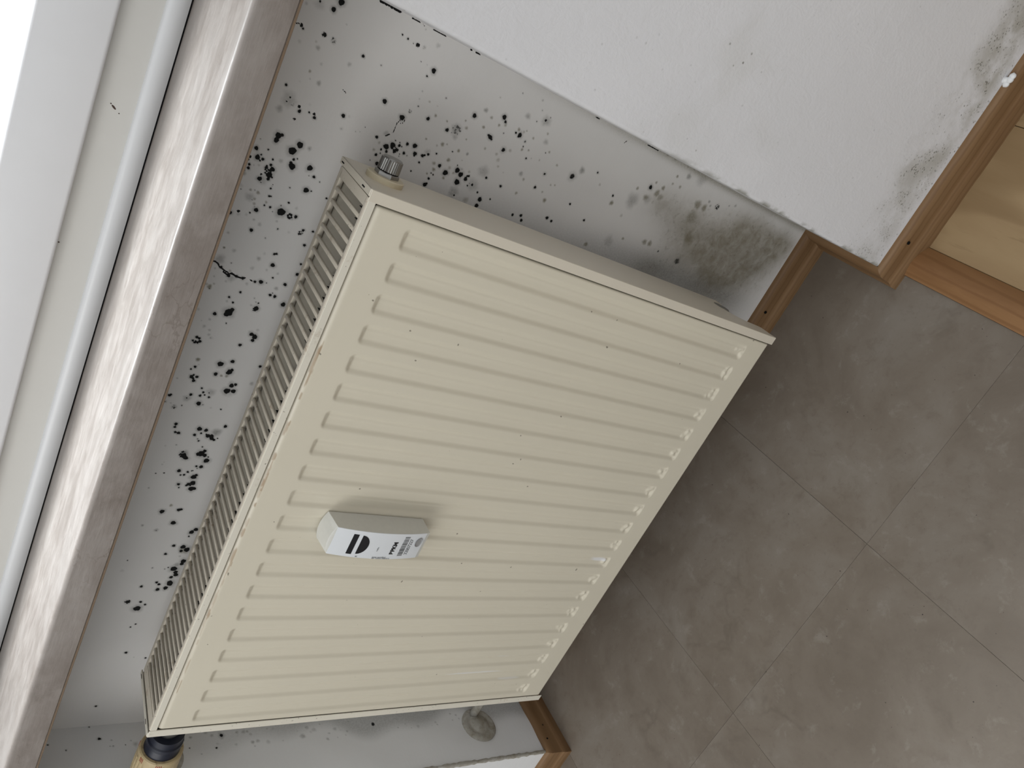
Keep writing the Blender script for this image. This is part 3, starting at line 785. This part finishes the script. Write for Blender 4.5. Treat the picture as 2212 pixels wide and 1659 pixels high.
def nail(x, y, z, axis, parent, r=0.0022):
    bm = bmesh.new()
    add_lathe(bm, [(-0.0012, r), (0.0002, r * 1.05), (0.0004, r * 0.7), (-0.0004, r * 0.35)], (0, 0, 0), axis, 12)
    o = bm_obj('nail_hole', bm, M_black, parent, smooth=True)
    o.location = (x, y, z)
yy = 0.0112
nail(0.7005, -yy, 0.0335, 'Y', BB['baseboard_back'])
nail(0.879, -N - yy, 0.0335, 'Y', BB['baseboard_front'])
nail(XL + yy, -0.088, 0.0285, 'X', BB['baseboard_left'], 0.0016)
nail(XL + yy, -0.116, 0.0345, 'X', BB['baseboard_left'], 0.0016)
# lump of white filler on the front skirting
bm = bmesh.new()
for (dx, dy, dz, rr) in ((-0.004, 0, -0.001, 0.0042), (0.0015, -0.002, 0.0005, 0.0046), (0.0055, -0.003, 0.0015, 0.0042), (-0.001, 0.003, 0.002, 0.004)):
    r_ = bmesh.ops.create_icosphere(bm, subdivisions=2, radius=rr)
    for v in r_['verts']:
        v.co = Vector((v.co.x * (1 + 0.15 * rs.uniform(-1, 1)), v.co.y, v.co.z * 0.75)) + Vector((1.096 + dx, -N - 0.004 + dy, 0.0455 + dz))
bm_obj('filler_lump', bm, simple('white_filler', (0.72, 0.73, 0.73), 0.6), BB['baseboard_front'], smooth=True)

# ------------------------------------------------------------------ window sill
bm = bmesh.new()
x0, x1 = -0.21, 0.885
# cross-section (y, z) with rounded nose, swept in x; the rear part only between the niche sides
def sill_poly():
    r = 0.0045
    p = [(-N, ZSB), (YS + 0.002, ZSB), (YS, ZSB + 0.002)]
    for k in range(5):
        t = k / 4 * math.pi / 2
        p.append((YS + r - r * math.cos(t), ZST - r + r * math.sin(t)))
    p.append((-N, ZST))
    return p
prism(bm, sill_poly(), 'X', x0, x1)
add_box(bm, XL, XR, -N, YF + 0.012, ZSB, ZST)
sill = bm_obj('window_sill', bm, M_sill, None, angle=30)
thing(sill, 'long brown marble print window sill above the radiator, its top lit white', 'sill')
bm = bmesh.new()
prism(bm, [(YS + 0.0005, ZSB - 0.0008), (YS - 0.0004, ZSB - 0.0004), (YS - 0.0004, ZSB + 0.0009), (YS + 0.0005, ZSB + 0.0011)], 'X', x0, x1)
bm_obj('edge_strip', bm, simple('brown_edge_band', (0.16, 0.11, 0.07), 0.5), sill)

# ------------------------------------------------------------------ window
win = empty('window_1', (0.34, YF, ZST))
structure(win, 'white plastic window above the sill')
def wp(name, bm, mat, parent=win, **kw):
    o = bm_obj(name, bm, mat, None, **kw)
    attach(o, parent)
    return o
zr = ZST + 0.0016
# grey-white rounded cover bead on the sill
bm = bmesh.new()
p = [(YF + 0.008, zr), (YF - 0.0005, zr), (YF - 0.003, zr + 0.004), (YF - 0.0045, zr + 0.009), (YF - 0.0042, zr + 0.014), (YF - 0.003, zr + 0.0175), (YF - 0.0005, zr + 0.0195), (YF + 0.008, zr + 0.0195)]
prism(bm, p, 'X', XL, XR)
wp('cover_bead', bm, M_bead, angle=40)
bm = bmesh.new()
add_box(bm, XL, XR, YF + 0.001, YF + 0.008, ZST, ZST + 0.003)
wp('dark_gap_strip', bm, M_black)  # black strip filling the dark gap between sill and bead
bm = bmesh.new()
add_box(bm, XL, XR, YF + 0.002, YF + 0.07, ZST + 0.003, 0.962, 0.002)
wp('window_frame', bm, M_frame, angle=35)
for (a, b) in ((XL, XL + 0.065), (XR - 0.065, XR)):
    bm = bmesh.new()
    add_box(bm, a, b, YF + 0.002, YF + 0.07, 0.962, 2.03, 0.002)
    wp('window_frame', bm, M_frame, angle=35)
bm = bmesh.new()
add_box(bm, XL, XR, YF + 0.002, YF + 0.07, 2.03, 2.1, 0.002)
wp('window_frame', bm, M_frame, angle=35)
zs0, zs1 = 0.9475, 1.0085
sash = None
for (a, b, c, d) in ((XL + 0.05, XR - 0.05, zs0, zs1), (XL + 0.05, XR - 0.05, 1.985, 2.045), (XL + 0.05, XL + 0.112, zs1, 1.985), (XR - 0.112, XR - 0.05, zs1, 1.985)):
    bm = bmesh.new()
    add_box(bm, a, b, YF - 0.012, YF + 0.058, c, d, 0.0035, 3)
    wp('window_sash', bm, M_sash, angle=40)
bm = bmesh.new()
prism(bm, [(YF - 0.009, zs1 - 0.001), (YF + 0.006, zs1 + 0.015), (YF + 0.03, zs1 + 0.015), (YF + 0.03, zs1 - 0.001)], 'X', XL + 0.112, XR - 0.112)
wp('glazing_bead', bm, M_sash)
glass = Mat('window_glass')
glass.b.inputs['Transmission Weight'].default_value = 1.0
glass.b.inputs['Roughness'].default_value = 0.0
glass.b.inputs['IOR'].default_value = 1.45
glass.color((0.97, 0.99, 1.0))
tr = glass.n('ShaderNodeBsdfTransparent')
mx = glass.n('ShaderNodeMixShader')
gl = glass.n('ShaderNodeBsdfGlossy', i_Roughness=0.0)
fr = glass.n('ShaderNodeFresnel', i_IOR=1.45)
bf = glass.n('ShaderNodeNewGeometry')
glass.l(glass.math('MULTIPLY', fr.outputs[0], glass.math('SUBTRACT', 1.0, bf.outputs['Backfacing'])), mx.inputs[0])
glass.l(tr.outputs[0], mx.inputs[1])
glass.l(gl.outputs[0], mx.inputs[2])
glass.l(mx.outputs[0], glass.t.nodes['Material Output'].inputs['Surface'])
bm = bmesh.new()
add_box(bm, XL + 0.105, XR - 0.105, YF + 0.018, YF + 0.022, zs1 - 0.005, 1.99)
wp('glass_pane', bm, glass.m)
# dried insect streak and specks on the frame
for (x, z, l, w, rot) in ((0.638, 0.9305, 0.0055, 0.0010, 0.9), (0.6405, 0.9335, 0.0014, 0.0007, 0.5), (0.634, 0.925, 0.0012, 0.0006, 0.2), (0.49, 0.9455, 0.0016, 0.0009, 0.0)):
    bm = bmesh.new()
    r_ = bmesh.ops.create_icosphere(bm, subdivisions=2, radius=1)
    for v in r_['verts']:
        a, b = v.co.x * l * 0.5, v.co.z * w
        v.co = Vector((x + a * math.cos(rot) - b * math.sin(rot), YF + 0.002 + v.co.y * 0.0004, z + a * math.sin(rot) + b * math.cos(rot)))
    wp('dirt_speck', bm, simple('dried_dirt', (0.06, 0.035, 0.025), 0.8), smooth=True)

# ------------------------------------------------------------------ radiator
rad = empty('radiator', (W / 2, (YFR + YBK) / 2, ZB))
thing(rad, 'cream steel panel radiator with vertical grooves hung in the mouldy niche', 'radiator')
def rp(name, bm, mat, parent=None, **kw):
    o = bm_obj(name, bm, mat, None, **kw)
    o.parent = parent or rad
    root = rad.location
    o.matrix_parent_inverse = Matrix.Translation(root).inverted()
    return o
def rsub(name, bm, mat, parent, **kw):
    o = bm_obj(name, bm, mat, None, **kw)
    o.parent = parent
    return o
# parts of the radiator are modelled in world space; the parent inverse above keeps them there

# front panel with 20 pressed grooves
PX0, PX1, PZ0, PZ1 = 0.0085, 0.6848, 0.1572, 0.7435
xs = np.linspace(PX0, PX1, 640)
zs = np.unique(np.concatenate([np.linspace(PZ0, 0.1625, 6), np.linspace(0.1625, 0.19, 8), np.linspace(0.186, 0.222, 40), np.linspace(0.222, 0.685, 50), np.linspace(0.685, 0.715, 34), np.linspace(0.715, 0.735, 8), np.linspace(0.735, PZ1, 10)]))
X, Z = np.meshgrid(xs, zs, indexing='ij')
dep = np.zeros_like(X)
rsn = np.random.RandomState(4)
lump = np.zeros_like(X)
for k in range(20):
    xr_, xl_ = 0.6738 - 0.0333 * k, 0.6738 - 0.0333 * k - 0.0238
    cx, hx = (xr_ + xl_) / 2, (xr_ - xl_) / 2
    cz, hz = (0.7085 + 0.1925) / 2, (0.7085 - 0.1925) / 2
    rc = 0.0065
    qx, qz = np.abs(X - cx) - (hx - rc), np.abs(Z - cz) - (hz - rc)
    sd = -(np.hypot(np.maximum(qx, 0), np.maximum(qz, 0)) + np.minimum(np.maximum(qx, qz), 0) - rc)
    dep = np.maximum(dep, 0.0030 * smooth01(sd / 0.0066))
    for (dx, dz, hh, rr) in ((rsn.uniform(-3, 3), rsn.uniform(2, 6), 0.0018, 0.0040), (rsn.uniform(-6, 2), rsn.uniform(5, 12), 0.0011, 0.0026), (rsn.uniform(2, 7), rsn.uniform(0, 5), 0.0012, 0.0025), (rsn.uniform(-7, -2), rsn.uniform(0, 8), 0.0010, 0.0022)):
        lump += hh * np.exp(-((X - cx - dx / 1e3) ** 2 + (Z - 0.1965 - dz / 1e3) ** 2) / rr ** 2)
    # shallow rib line along the groove floor
    dep -= 0.0005 * np.exp(-((X - cx - 0.004) / 0.0022) ** 2) * (dep > 0.0015)
def edge(d, w, h):
    return h * (1 - np.sqrt(np.clip(1 - (1 - np.clip(d / w, 0, 1)) ** 2, 0, 1)))
Y = YFR + 0.0005 + dep - lump
Y += edge(PZ1 - Z, 0.0065, 0.0055) + edge(Z - PZ0, 0.003, 0.003)
wr = 0.0022 + 0.0022 * np.clip((Z - 0.15) / 0.6, 0, 1)
Y += edge(PX1 - X, wr, 0.005) + edge(X - PX0, 0.0022, 0.004)
touch = np.zeros(X.shape + (4,), np.float32)
def blob(u, v, ru, rv, ch=0, s=1.0):
    d = np.sqrt(((X - u) / ru) ** 2 + ((Z - v) / rv) ** 2)
    touch[..., ch] = np.maximum(touch[..., ch], s * smooth01((1.15 - d) / 0.35))
blob(0.2995, 0.2135, 0.0034, 0.0145)
blob(0.0725, 0.335, 0.0028, 0.034, 0, 0.8)
blob(0.0735, 0.300, 0.0020, 0.030, 0, 0.7)
blob(0.0545, 0.245, 0.0016, 0.020, 0, 0.5)
blob(0.105, 0.285, 0.0022, 0.010, 0, 0.5)
rr_ = np.random.RandomState(12)
for _ in range(46):
    u = rr_.uniform(0.08, 0.55)
    blob(u, 0.7405 - rr_.rand() * 0.0018, rr_.uniform(0.002, 0.012), rr_.uniform(0.0006, 0.0016), 1, rr_.uniform(0.25, 0.8))
nu, nv = X.shape
idx = np.arange(nu * nv).reshape(nu, nv)
F = np.stack([idx[:-1, :-1], idx[1:, :-1], idx[1:, 1:], idx[:-1, 1:]], -1).reshape(-1, 4)
me = bpy.data.meshes.new('front_panel')
me.from_pydata(np.stack([X, Y, Z], -1).reshape(-1, 3).tolist(), [], F.tolist())
at = me.attributes.new('touch', 'FLOAT_COLOR', 'POINT')
at.data.foreach_set('color', touch.ravel())
me.polygons.foreach_set('use_smooth', [True] * len(me.polygons))
me.materials.append(M_panel)
fp = bpy.data.objects.new('front_panel', me)
COL.objects.link(fp)
fp.parent = rad
fp.matrix_parent_inverse = Matrix.Translation(rad.location).inverted()

# body of the front panel and the rear panel
bm = bmesh.new()
add_box(bm, PX0 + 0.004, PX1 - 0.005, YFR + 0.0075, YFR + 0.014, PZ0 + 0.002, PZ1 - 0.006)
rp('front_water_panel', bm, M_dark)
bm = bmesh.new()
add_box(bm, 0.008, 0.688, YBK - 0.010, YBK, ZB + 0.004, ZT - 0.008)
for k in range(20):
    add_box(bm, 0.018 + 0.0333 * k, 0.018 + 0.0333 * k + 0.022, YBK - 0.0125, YBK - 0.009, ZB + 0.04, ZT - 0.04)
rp('rear_panel', bm, M_enamel)
# dark convector fins between the panels
bm = bmesh.new()
for (ya, yb) in ((YFR + 0.014, YFR + 0.044), (YBK - 0.042, YBK - 0.0125)):
    for k in range(52):
        x = 0.016 + k * 0.01285
        add_box(bm, x, x + 0.0006, ya, yb, ZB + 0.03, ZT - 0.030)
fins = rp('convector_fins', bm, M_dark)
fins['kind'] = 'stuff'

# top grille: frame, and one louvre slat after the other
bm = bmesh.new()
GX0, GX1 = 0.0095, 0.6882
add_box(bm, GX0, GX1, -0.0568, -0.0488, ZT - 0.0055, ZT - 0.0006, 0.0008, 2)          # back rail
add_box(bm, GX0, GX1, YFR, -0.1325, ZT - 0.0040, ZT, 0.0010, 2)                        # front rail
add_box(bm, GX0, GX1, YFR - 0.0002, YFR + 0.0009, 0.7443, ZT - 0.001, 0.0004, 1)       # folded front lip
add_box(bm, GX0, 0.0245, -0.134, -0.0555, ZT - 0.0018, ZT - 0.0006)                    # end plates
add_box(bm, 0.6786, GX1, -0.134, -0.0555, ZT - 0.0018, ZT - 0.0006)
add_box(bm, GX0, GX1, -0.0500, -0.0485, ZT - 0.012, ZT - 0.002)
frame = rp('top_grille', bm, M_grille, angle=35)
pitch = 0.012795
slat_me = None
for k in range(52):
    xr_ = 0.6786 - 0.0086 - pitch * k
    if xr_ - 0.0045 < 0.0240:
        break
    if slat_me is None:
        bm = bmesh.new()
        add_box(bm, -0.0021, 0.0021, -0.1335, -0.0560, -0.0034, -0.0006, 0.0007, 2)
        s = rsub('grille_slat', bm, M_grille, frame, angle=40)
        slat_me = s.data
    else:
        s = bpy.data.objects.new('grille_slat', slat_me)
        COL.objects.link(s)
        s.parent = frame
    s.location = (xr_ - 0.0021, 0, ZT)
# folded lip in brighter enamel with rust along its lower edge
bm = bmesh.new()
add_box(bm, GX0, GX1, YFR - 0.0006, YFR + 0.0004, 0.7441, ZT - 0.0012, 0.0004, 1)
rp('front_lip', bm, M_rim, frame)
bpy.data.objects['front_lip'].parent = frame
bpy.data.objects['front_lip'].matrix_parent_inverse = Matrix.Identity(4)

# side panels: plate with bottom cut-out, folded front and top
def side_panel(xo, sgn):
    """xo: outer face, sgn: +1 right end, -1 left end"""
    bm = bmesh.new()
    pts = [(YFR, ZB), (YFR + 0.028, ZB), (YFR + 0.031, ZB + 0.004)]
    for k in range(9):
        t = k / 8
        a = math.pi * (1.0 - 0.62 * t)
        pts.append((-0.082 + 0.0225 * math.cos(a), ZB + 0.0205 + 0.012 * math.sin(a) * 1.2 + 0.02 * t))
    pts += [(-0.066, 0.198), (-0.058, 0.186), (YBK - 0.002, 0.186), (YBK - 0.002, ZT - 0.004), (YBK - 0.004, ZT), (YFR + 0.001, ZT), (YFR, ZT - 0.001)]
    prism(bm, pts, 'X', xo - sgn * 0.0014, xo)
    xi = xo - sgn * 0.0108
    add_box(bm, min(xo, xi), max(xo, xi), YFR - 0.0008, YFR + 0.0006, ZB, ZT - 0.0006, 0.0005, 1)
    xt = xo - sgn * 0.0068
    add_box(bm, min(xo, xt), max(xo, xt), YFR + 0.0004, YBK - 0.003, ZT - 0.0012, ZT + 0.0003, 0.0005, 1)
    o = rp('side_panel', bm, M_rim if sgn < 0 else M_enamel, angle=35)
    for yk in (-0.0535, -0.1195):
        b2 = bmesh.new()
        add_box(b2, xo - sgn * 0.004 - 0.0006, xo - sgn * 0.004 + 0.0006, yk - 0.0035, yk + 0.0035, ZT - 0.0005, ZT + 0.0006)
        rsub('slot', b2, M_black, o)
    return o
side_r = side_panel(W, 1)
side_l = side_panel(-0.0015, -1)
# dark joint behind the folded edges
bm = bmesh.new()
add_box(bm, 0.6795, 0.6862, YFR + 0.0035, YFR + 0.006, ZB + 0.006, 0.7438)
add_box(bm, 0.0068, 0.0120, YFR + 0.0035, YFR + 0.006, ZB + 0.006, 0.7438)
add_box(bm, 0.0068, 0.6862, YFR + 0.0045, YFR + 0.007, 0.7405, 0.7450)
rp('joint_seal', bm, M_black)

# air vent at the upper right, with ivory ring
PY, PZ = -0.088, 0.7235
bm = bmesh.new()
add_lathe(bm, [(0.0, 0.0175), (0.0, 0.0180), (0.0045, 0.0182), (0.0055, 0.0170), (0.0055, 0.0115)], (W, PY, PZ), 'X', 44)
vent = rp('vent_ring', bm, M_ivory, angle=35)
bm = bmesh.new()
add_lathe(bm, [(-0.006, 0.0120), (0.0085, 0.0120), (0.0095, 0.0112), (0.0100, 0.0100), (0.0106, 0.0100), (0.0112, 0.0112)], (W, PY, PZ), 'X', 6)
rp('vent_plug', bm, M_nickel)
bm = bmesh.new()
kn = lambda a, k: 1.0 if k % 2 else 0.955
add_lathe(bm, [(0.0105, 0.0108), (0.0215, 0.0104)], (W, PY, PZ), 'X', 60, kn)
add_lathe(bm, [(0.0214, 0.0100), (0.0228, 0.0090), (0.0230, 0.002)], (W, PY, PZ), 'X', 30)
rp('vent_knob', bm, M_nickel, angle=25)
bm = bmesh.new()
add_lathe(bm, [(0.0096, 0.0104), (0.0107, 0.0104)], (W, PY, PZ), 'X', 30)
rp('vent_seal', bm, M_black)
# lower blind plug showing in the cut-out
bm = bmesh.new()
add_lathe(bm, [(-0.012, 0.0135), (0.006, 0.0135), (0.008, 0.0115), (0.008, 0.004)], (W - 0.008, -0.070, 0.200), 'X', 24)
rp('blind_plug', bm, M_nickel, angle=30)
# wall brackets
for x in (0.12, 0.58):
    for za, zb in ((0.60, 0.68), (0.20, 0.24)):
        bm = bmesh.new()
        add_box(bm, x - 0.014, x + 0.014, YBK, 0.0, za, zb)
        rp('wall_bracket', bm, M_dark)

# ------------------------------------------------------------------ thermostat valve
TYc, TZc = -0.099, 0.712
th = empty('radiator_thermostat', (-0.03, TYc, TZc))
thing(th, 'yellowed ribbed radiator thermostat head with red marks and dark collar', 'thermostat')
def tp(name, bm, mat, parent=None, **kw):
    o = bm_obj(name, bm, mat, None, **kw)
    if parent is None:
        attach(o, th)
    else:
        o.parent = parent
    return o
bm = bmesh.new()
add_lathe(bm, [(-0.064, 0.012), (-0.040, 0.012), (-0.038, 0.0155), (-0.020, 0.0155), (-0.018, 0.011), (-0.0018, 0.011)], (0, TYc, TZc), 'X', 24)
add_lathe(bm, [(0.0, 0.0085), (0.099 - 0.001, 0.0085)], (-0.033, TYc, TZc), 'Y', 20)
tp('valve_body', bm, simple('tarnished_valve', (0.06, 0.06, 0.058), 0.6, metal=0.3, vary=0.4, vscale=160), angle=35)
bm = bmesh.new()
add_lathe(bm, [(-0.0455, 0.016), (-0.046, 0.0205), (-0.056, 0.0205), (-0.0575, 0.0222), (-0.0625, 0.0222), (-0.0640, 0.0210), (-0.0765, 0.0225), (-0.0785, 0.018)], (0, TYc, TZc), 'X', 40)
tp('collar', bm, simple('navy_black_plastic', (0.010, 0.013, 0.026), 0.4, vary=0.3), angle=35)
M_head = Mat('yellowed_plastic')
hp = M_head.pos()
hc = M_head.mix(M_head.noise(hp, 20, 3), (0.43, 0.335, 0.185), (0.50, 0.40, 0.235))
hn = M_head.range(M_head.noise(hp, 160, 4, 0.65), 0.54, 0.68)
hc = M_head.mix(M_head.math('MULTIPLY', hn, 0.65), hc, (0.16, 0.10, 0.035))
M_head.color(hc)
M_head.rough(0.42)
bm = bmesh.new()
NR = 26
def rib(a, k):
    if a > -0.0865:
        return 1.0
    q = (k % 6) / 6.0
    return 1.0 - 0.045 * (0.5 + 0.5 * math.cos(q * 2 * math.pi)) ** 2.5
add_lathe(bm, [(-0.0745, 0.0205), (-0.0745, 0.0252), (-0.0760, 0.0266), (-0.0860, 0.0272), (-0.0875, 0.0272), (-0.100, 0.0274), (-0.125, 0.0270), (-0.138, 0.0258), (-0.143, 0.0235), (-0.145, 0.016)], (0, TYc, TZc), 'X', NR * 6, rib)
head = tp('thermostat_head', bm, M_head.m, angle=28)
M_red = simple('red_print', (0.26, 0.03, 0.02), 0.5)
def ticks(ang0, n):
    for i in range(n):
        a = ang0 + i * 0.075
        bm = bmesh.new()
        add_box(bm, -0.0845, -0.0775, -0.0004, 0.0004, 0.0265, 0.02735)
        bmesh.ops.rotate(bm, cent=(0, 0, 0), matrix=Matrix.Rotation(a, 3, 'X'), verts=bm.verts)
        bmesh.ops.translate(bm, vec=(0, TYc, TZc), verts=bm.verts)
        o = tp('scale_mark', bm, M_red, head)
        o['label'] = 'red scale mark'
ticks(0.40, 3)
ticks(1.25, 4)
ticks(-0.50, 2)

# ------------------------------------------------------------------ heat cost allocator
hx0, hx1, hz0, hz1, hyb = 0.3125, 0.3495, 0.5395, 0.6590, YFR
hca = empty('heat_cost_allocator', ((hx0 + hx1) / 2, hyb, hz0))
thing(hca, 'small grey and white heat meter with black display on the radiator front', 'meter')
def hp_(name, bm, mat, parent=None, **kw):
    o = bm_obj(name, bm, mat, None, **kw)
    if parent is None:
        attach(o, hca)
    else:
        o.parent = parent
    return o
M_grey = simple('grey_meter_plastic', (0.56, 0.555, 0.51), 0.5, vary=0.06, vscale=200)
M_white = simple('white_meter_label', (0.70, 0.725, 0.745), 0.4, vary=0.01)
M_ink = simple('black_ink', (0.012, 0.013, 0.016), 0.25, vary=0.2)
M_inkg = simple('grey_ink', (0.10, 0.105, 0.11), 0.5, vary=0.2)
def yfront(z):
    t = (z - hz0) / (hz1 - hz0)
    return hyb - 0.0250 - 0.0062 * (1 - (2 * t - 0.98) ** 2)
NZ, NX = 26, 10
def shell(inset, zlo, zhi, yoff, name, mat, depth=None, parent=None):
    """curved front body; profile in (y, z), top end bulges in x"""
    bm = bmesh.new()
    zz = [zlo + (zhi - zlo) * i / NZ for i in range(NZ + 1)]
    xx = [hx0 + inset + (hx1 - hx0 - 2 * inset) * j / NX for j in range(NX + 1)]
    def top(x):
        q = (x - (hx0 + hx1) / 2) / ((hx1 - hx0) / 2)
        return -0.0042 * q * q + 0.0042
    fr_, bk = [], []
    for z in zz:
        a, b = [], []
        for x in xx:
            t = (z - zlo) / (zhi - zlo)
            zc = z + (top(x) if depth is None else top(x) * 0.0) * max(0, (t - 0.75) / 0.25)
            taper = 0.0 if depth is None else 0.0
            a.append(bm.verts.new((x, yfront(z) - yoff, zc - (0.004 if (depth is None and t > 0.99) else 0.0))))
            b.append(bm.verts.new((x, hyb - 0.0008 if depth is None else yfront(z) - yoff + depth, zc)))
        fr_.append(a)
        bk.append(b)
    for i in range(NZ):
        for j in range(NX):
            bm.faces.new((fr_[i][j], fr_[i][j + 1], fr_[i + 1][j + 1], fr_[i + 1][j]))
            bm.faces.new((bk[i][j], bk[i][j + 1], bk[i + 1][j + 1], bk[i + 1][j]))
        for j in (0, NX):
            bm.faces.new((fr_[i][j], fr_[i + 1][j], bk[i + 1][j], bk[i][j]))
    for i in (0, NZ):
        for j in range(NX):
            bm.faces.new((fr_[i][j], fr_[i][j + 1], bk[i][j + 1], bk[i][j]))
    return hp_(name, bm, mat, parent, angle=32)
shell(0.0, hz0, hz1, 0.0, 'meter_housing', M_grey)
bm = bmesh.new()
add_box(bm, hx0 + 0.0012, hx1 - 0.0012, hyb - 0.0032, hyb + 0.0038, hz0 + 0.002, hz1 - 0.002)
hp_('mounting_plate', bm, simple('aluminium_plate', (0.33, 0.32, 0.29), 0.5, metal=0.4))
plate = shell(0.0002, hz0 + 0.004, hz1 - 0.0042, 0.0006, 'face_label', M_white, depth=0.0008)
def fpt(u, v, lift=0.0009):
    """u 0..1 from left to right, v 0..1 from top to bottom of the white face"""
    x = hx0 + (hx1 - hx0) * u
    z = (hz1 - 0.0042) - v * (hz1 - hz0 - 0.0082)
    return Vector((x, yfront(z) - lift, z))
def face_poly(name, uv, mat, lift=0.0009):
    bm = bmesh.new()
    top = [bm.verts.new(fpt(u, v, lift)) for u, v in uv]
    bot = [bm.verts.new(fpt(u, v, 0.0004)) for u, v in uv]
    bm.faces.new(top)
    n = len(uv)
    for i in range(n):
        bm.faces.new((top[i], top[(i + 1) % n], bot[(i + 1) % n], bot[i]))
    return hp_(name, bm, mat, plate)
face_poly('display_window', [(0.12, 0.180), (0.86, 0.180), (0.86, 0.235), (0.12, 0.235)], M_ink)
half = [(0.15, 0.277), (0.85, 0.277)] + [(0.5 + 0.35 * math.cos(t), 0.277 + 0.098 * math.sin(t)) for t in [math.pi * k / 16 for k in range(1, 16)]]
face_poly('sensor_window', half, M_ink)
def text(body, u, v, size, mat, name, rot=0.0, bold=0.0, sx=1.0):
    c = bpy.data.curves.new(name, 'FONT')
    c.body = body
    c.size = size
    c.align_x = 'LEFT'
    c.align_y = 'CENTER'
    c.offset = bold
    c.fill_mode = 'FRONT'
    tmp = bpy.data.objects.new(name, c)
    COL.objects.link(tmp)
    dg = bpy.context.evaluated_depsgraph_get()
    me = bpy.data.meshes.new_from_object(tmp.evaluated_get(dg))
    bpy.data.objects.remove(tmp)
    base = fpt(u, v)
    ca, sa = math.cos(rot), math.sin(rot)
    for vt in me.vertices:
        a, b = vt.co.x * sx, vt.co.y
        dx, dz = a * ca - b * sa, a * sa + b * ca
        z = base.z + dz
        vt.co = Vector((base.x + dx, yfront(z) - 0.0009, z))
    me.materials.clear()
    me.materials.append(mat)
    o = bpy.data.objects.new(name, me)
    COL.objects.link(o)
    o.parent = plate
    return o
text('BPKM', 0.20, 0.668, 0.0072, M_ink, 'printed_name', bold=0.0003, sx=1.0)
text('32007227', 0.17, 0.842, 0.0064, M_inkg, 'printed_number', sx=0.90)
text('radio', 0.30, 0.49, 0.0030, M_inkg, 'printed_line')
text('type certified', 0.075, 0.470, 0.0032, M_inkg, 'printed_line', rot=-math.pi / 2)
text('for room heaters', 0.015 + 0.02, 0.470, 0.0032, M_inkg, 'printed_line', rot=-math.pi / 2)
text('R', 0.03, 0.30, 0.0035, M_inkg, 'printed_mark')
# bar code
bm = bmesh.new()
rb = random.Random(8)
u = 0.14
while u < 0.88:
    w = rb.choice((0.008, 0.012, 0.02))
    vs = [bm.verts.new(fpt(a, b)) for a, b in ((u, 0.745), (u + w, 0.745), (u + w, 0.805), (u, 0.805))]
    bm.faces.new(vs)
    u += w + rb.choice((0.008, 0.012, 0.018))
bc = hp_('bar_code', bm, M_inkg, plate)
bc['kind'] = 'stuff'
# sealing dimple
bm = bmesh.new()
N_ = 24
rings = []
for (s_, dy) in ((1.0, -0.0010), (0.93, -0.0004), (0.75, 0.0001), (0.4, 0.0004)):
    rings.append([bm.verts.new(fpt(0.66 + 0.165 * s_ * math.cos(t), 0.935 + 0.042 * s_ * math.sin(t), 0.0008 - dy if dy < 0 else 0.0010)) for t in [2 * math.pi * k / N_ for k in range(N_)]])
for A, B in zip(rings, rings[1:]):
    for k in range(N_):
        bm.faces.new((A[k], A[(k + 1) % N_], B[(k + 1) % N_], B[k]))
bm.faces.new(rings[-1])
hp_('seal_plug', bm, simple('grey_seal', (0.30, 0.30, 0.30), 0.45), plate, smooth=True)

bpy.context.view_layer.update()
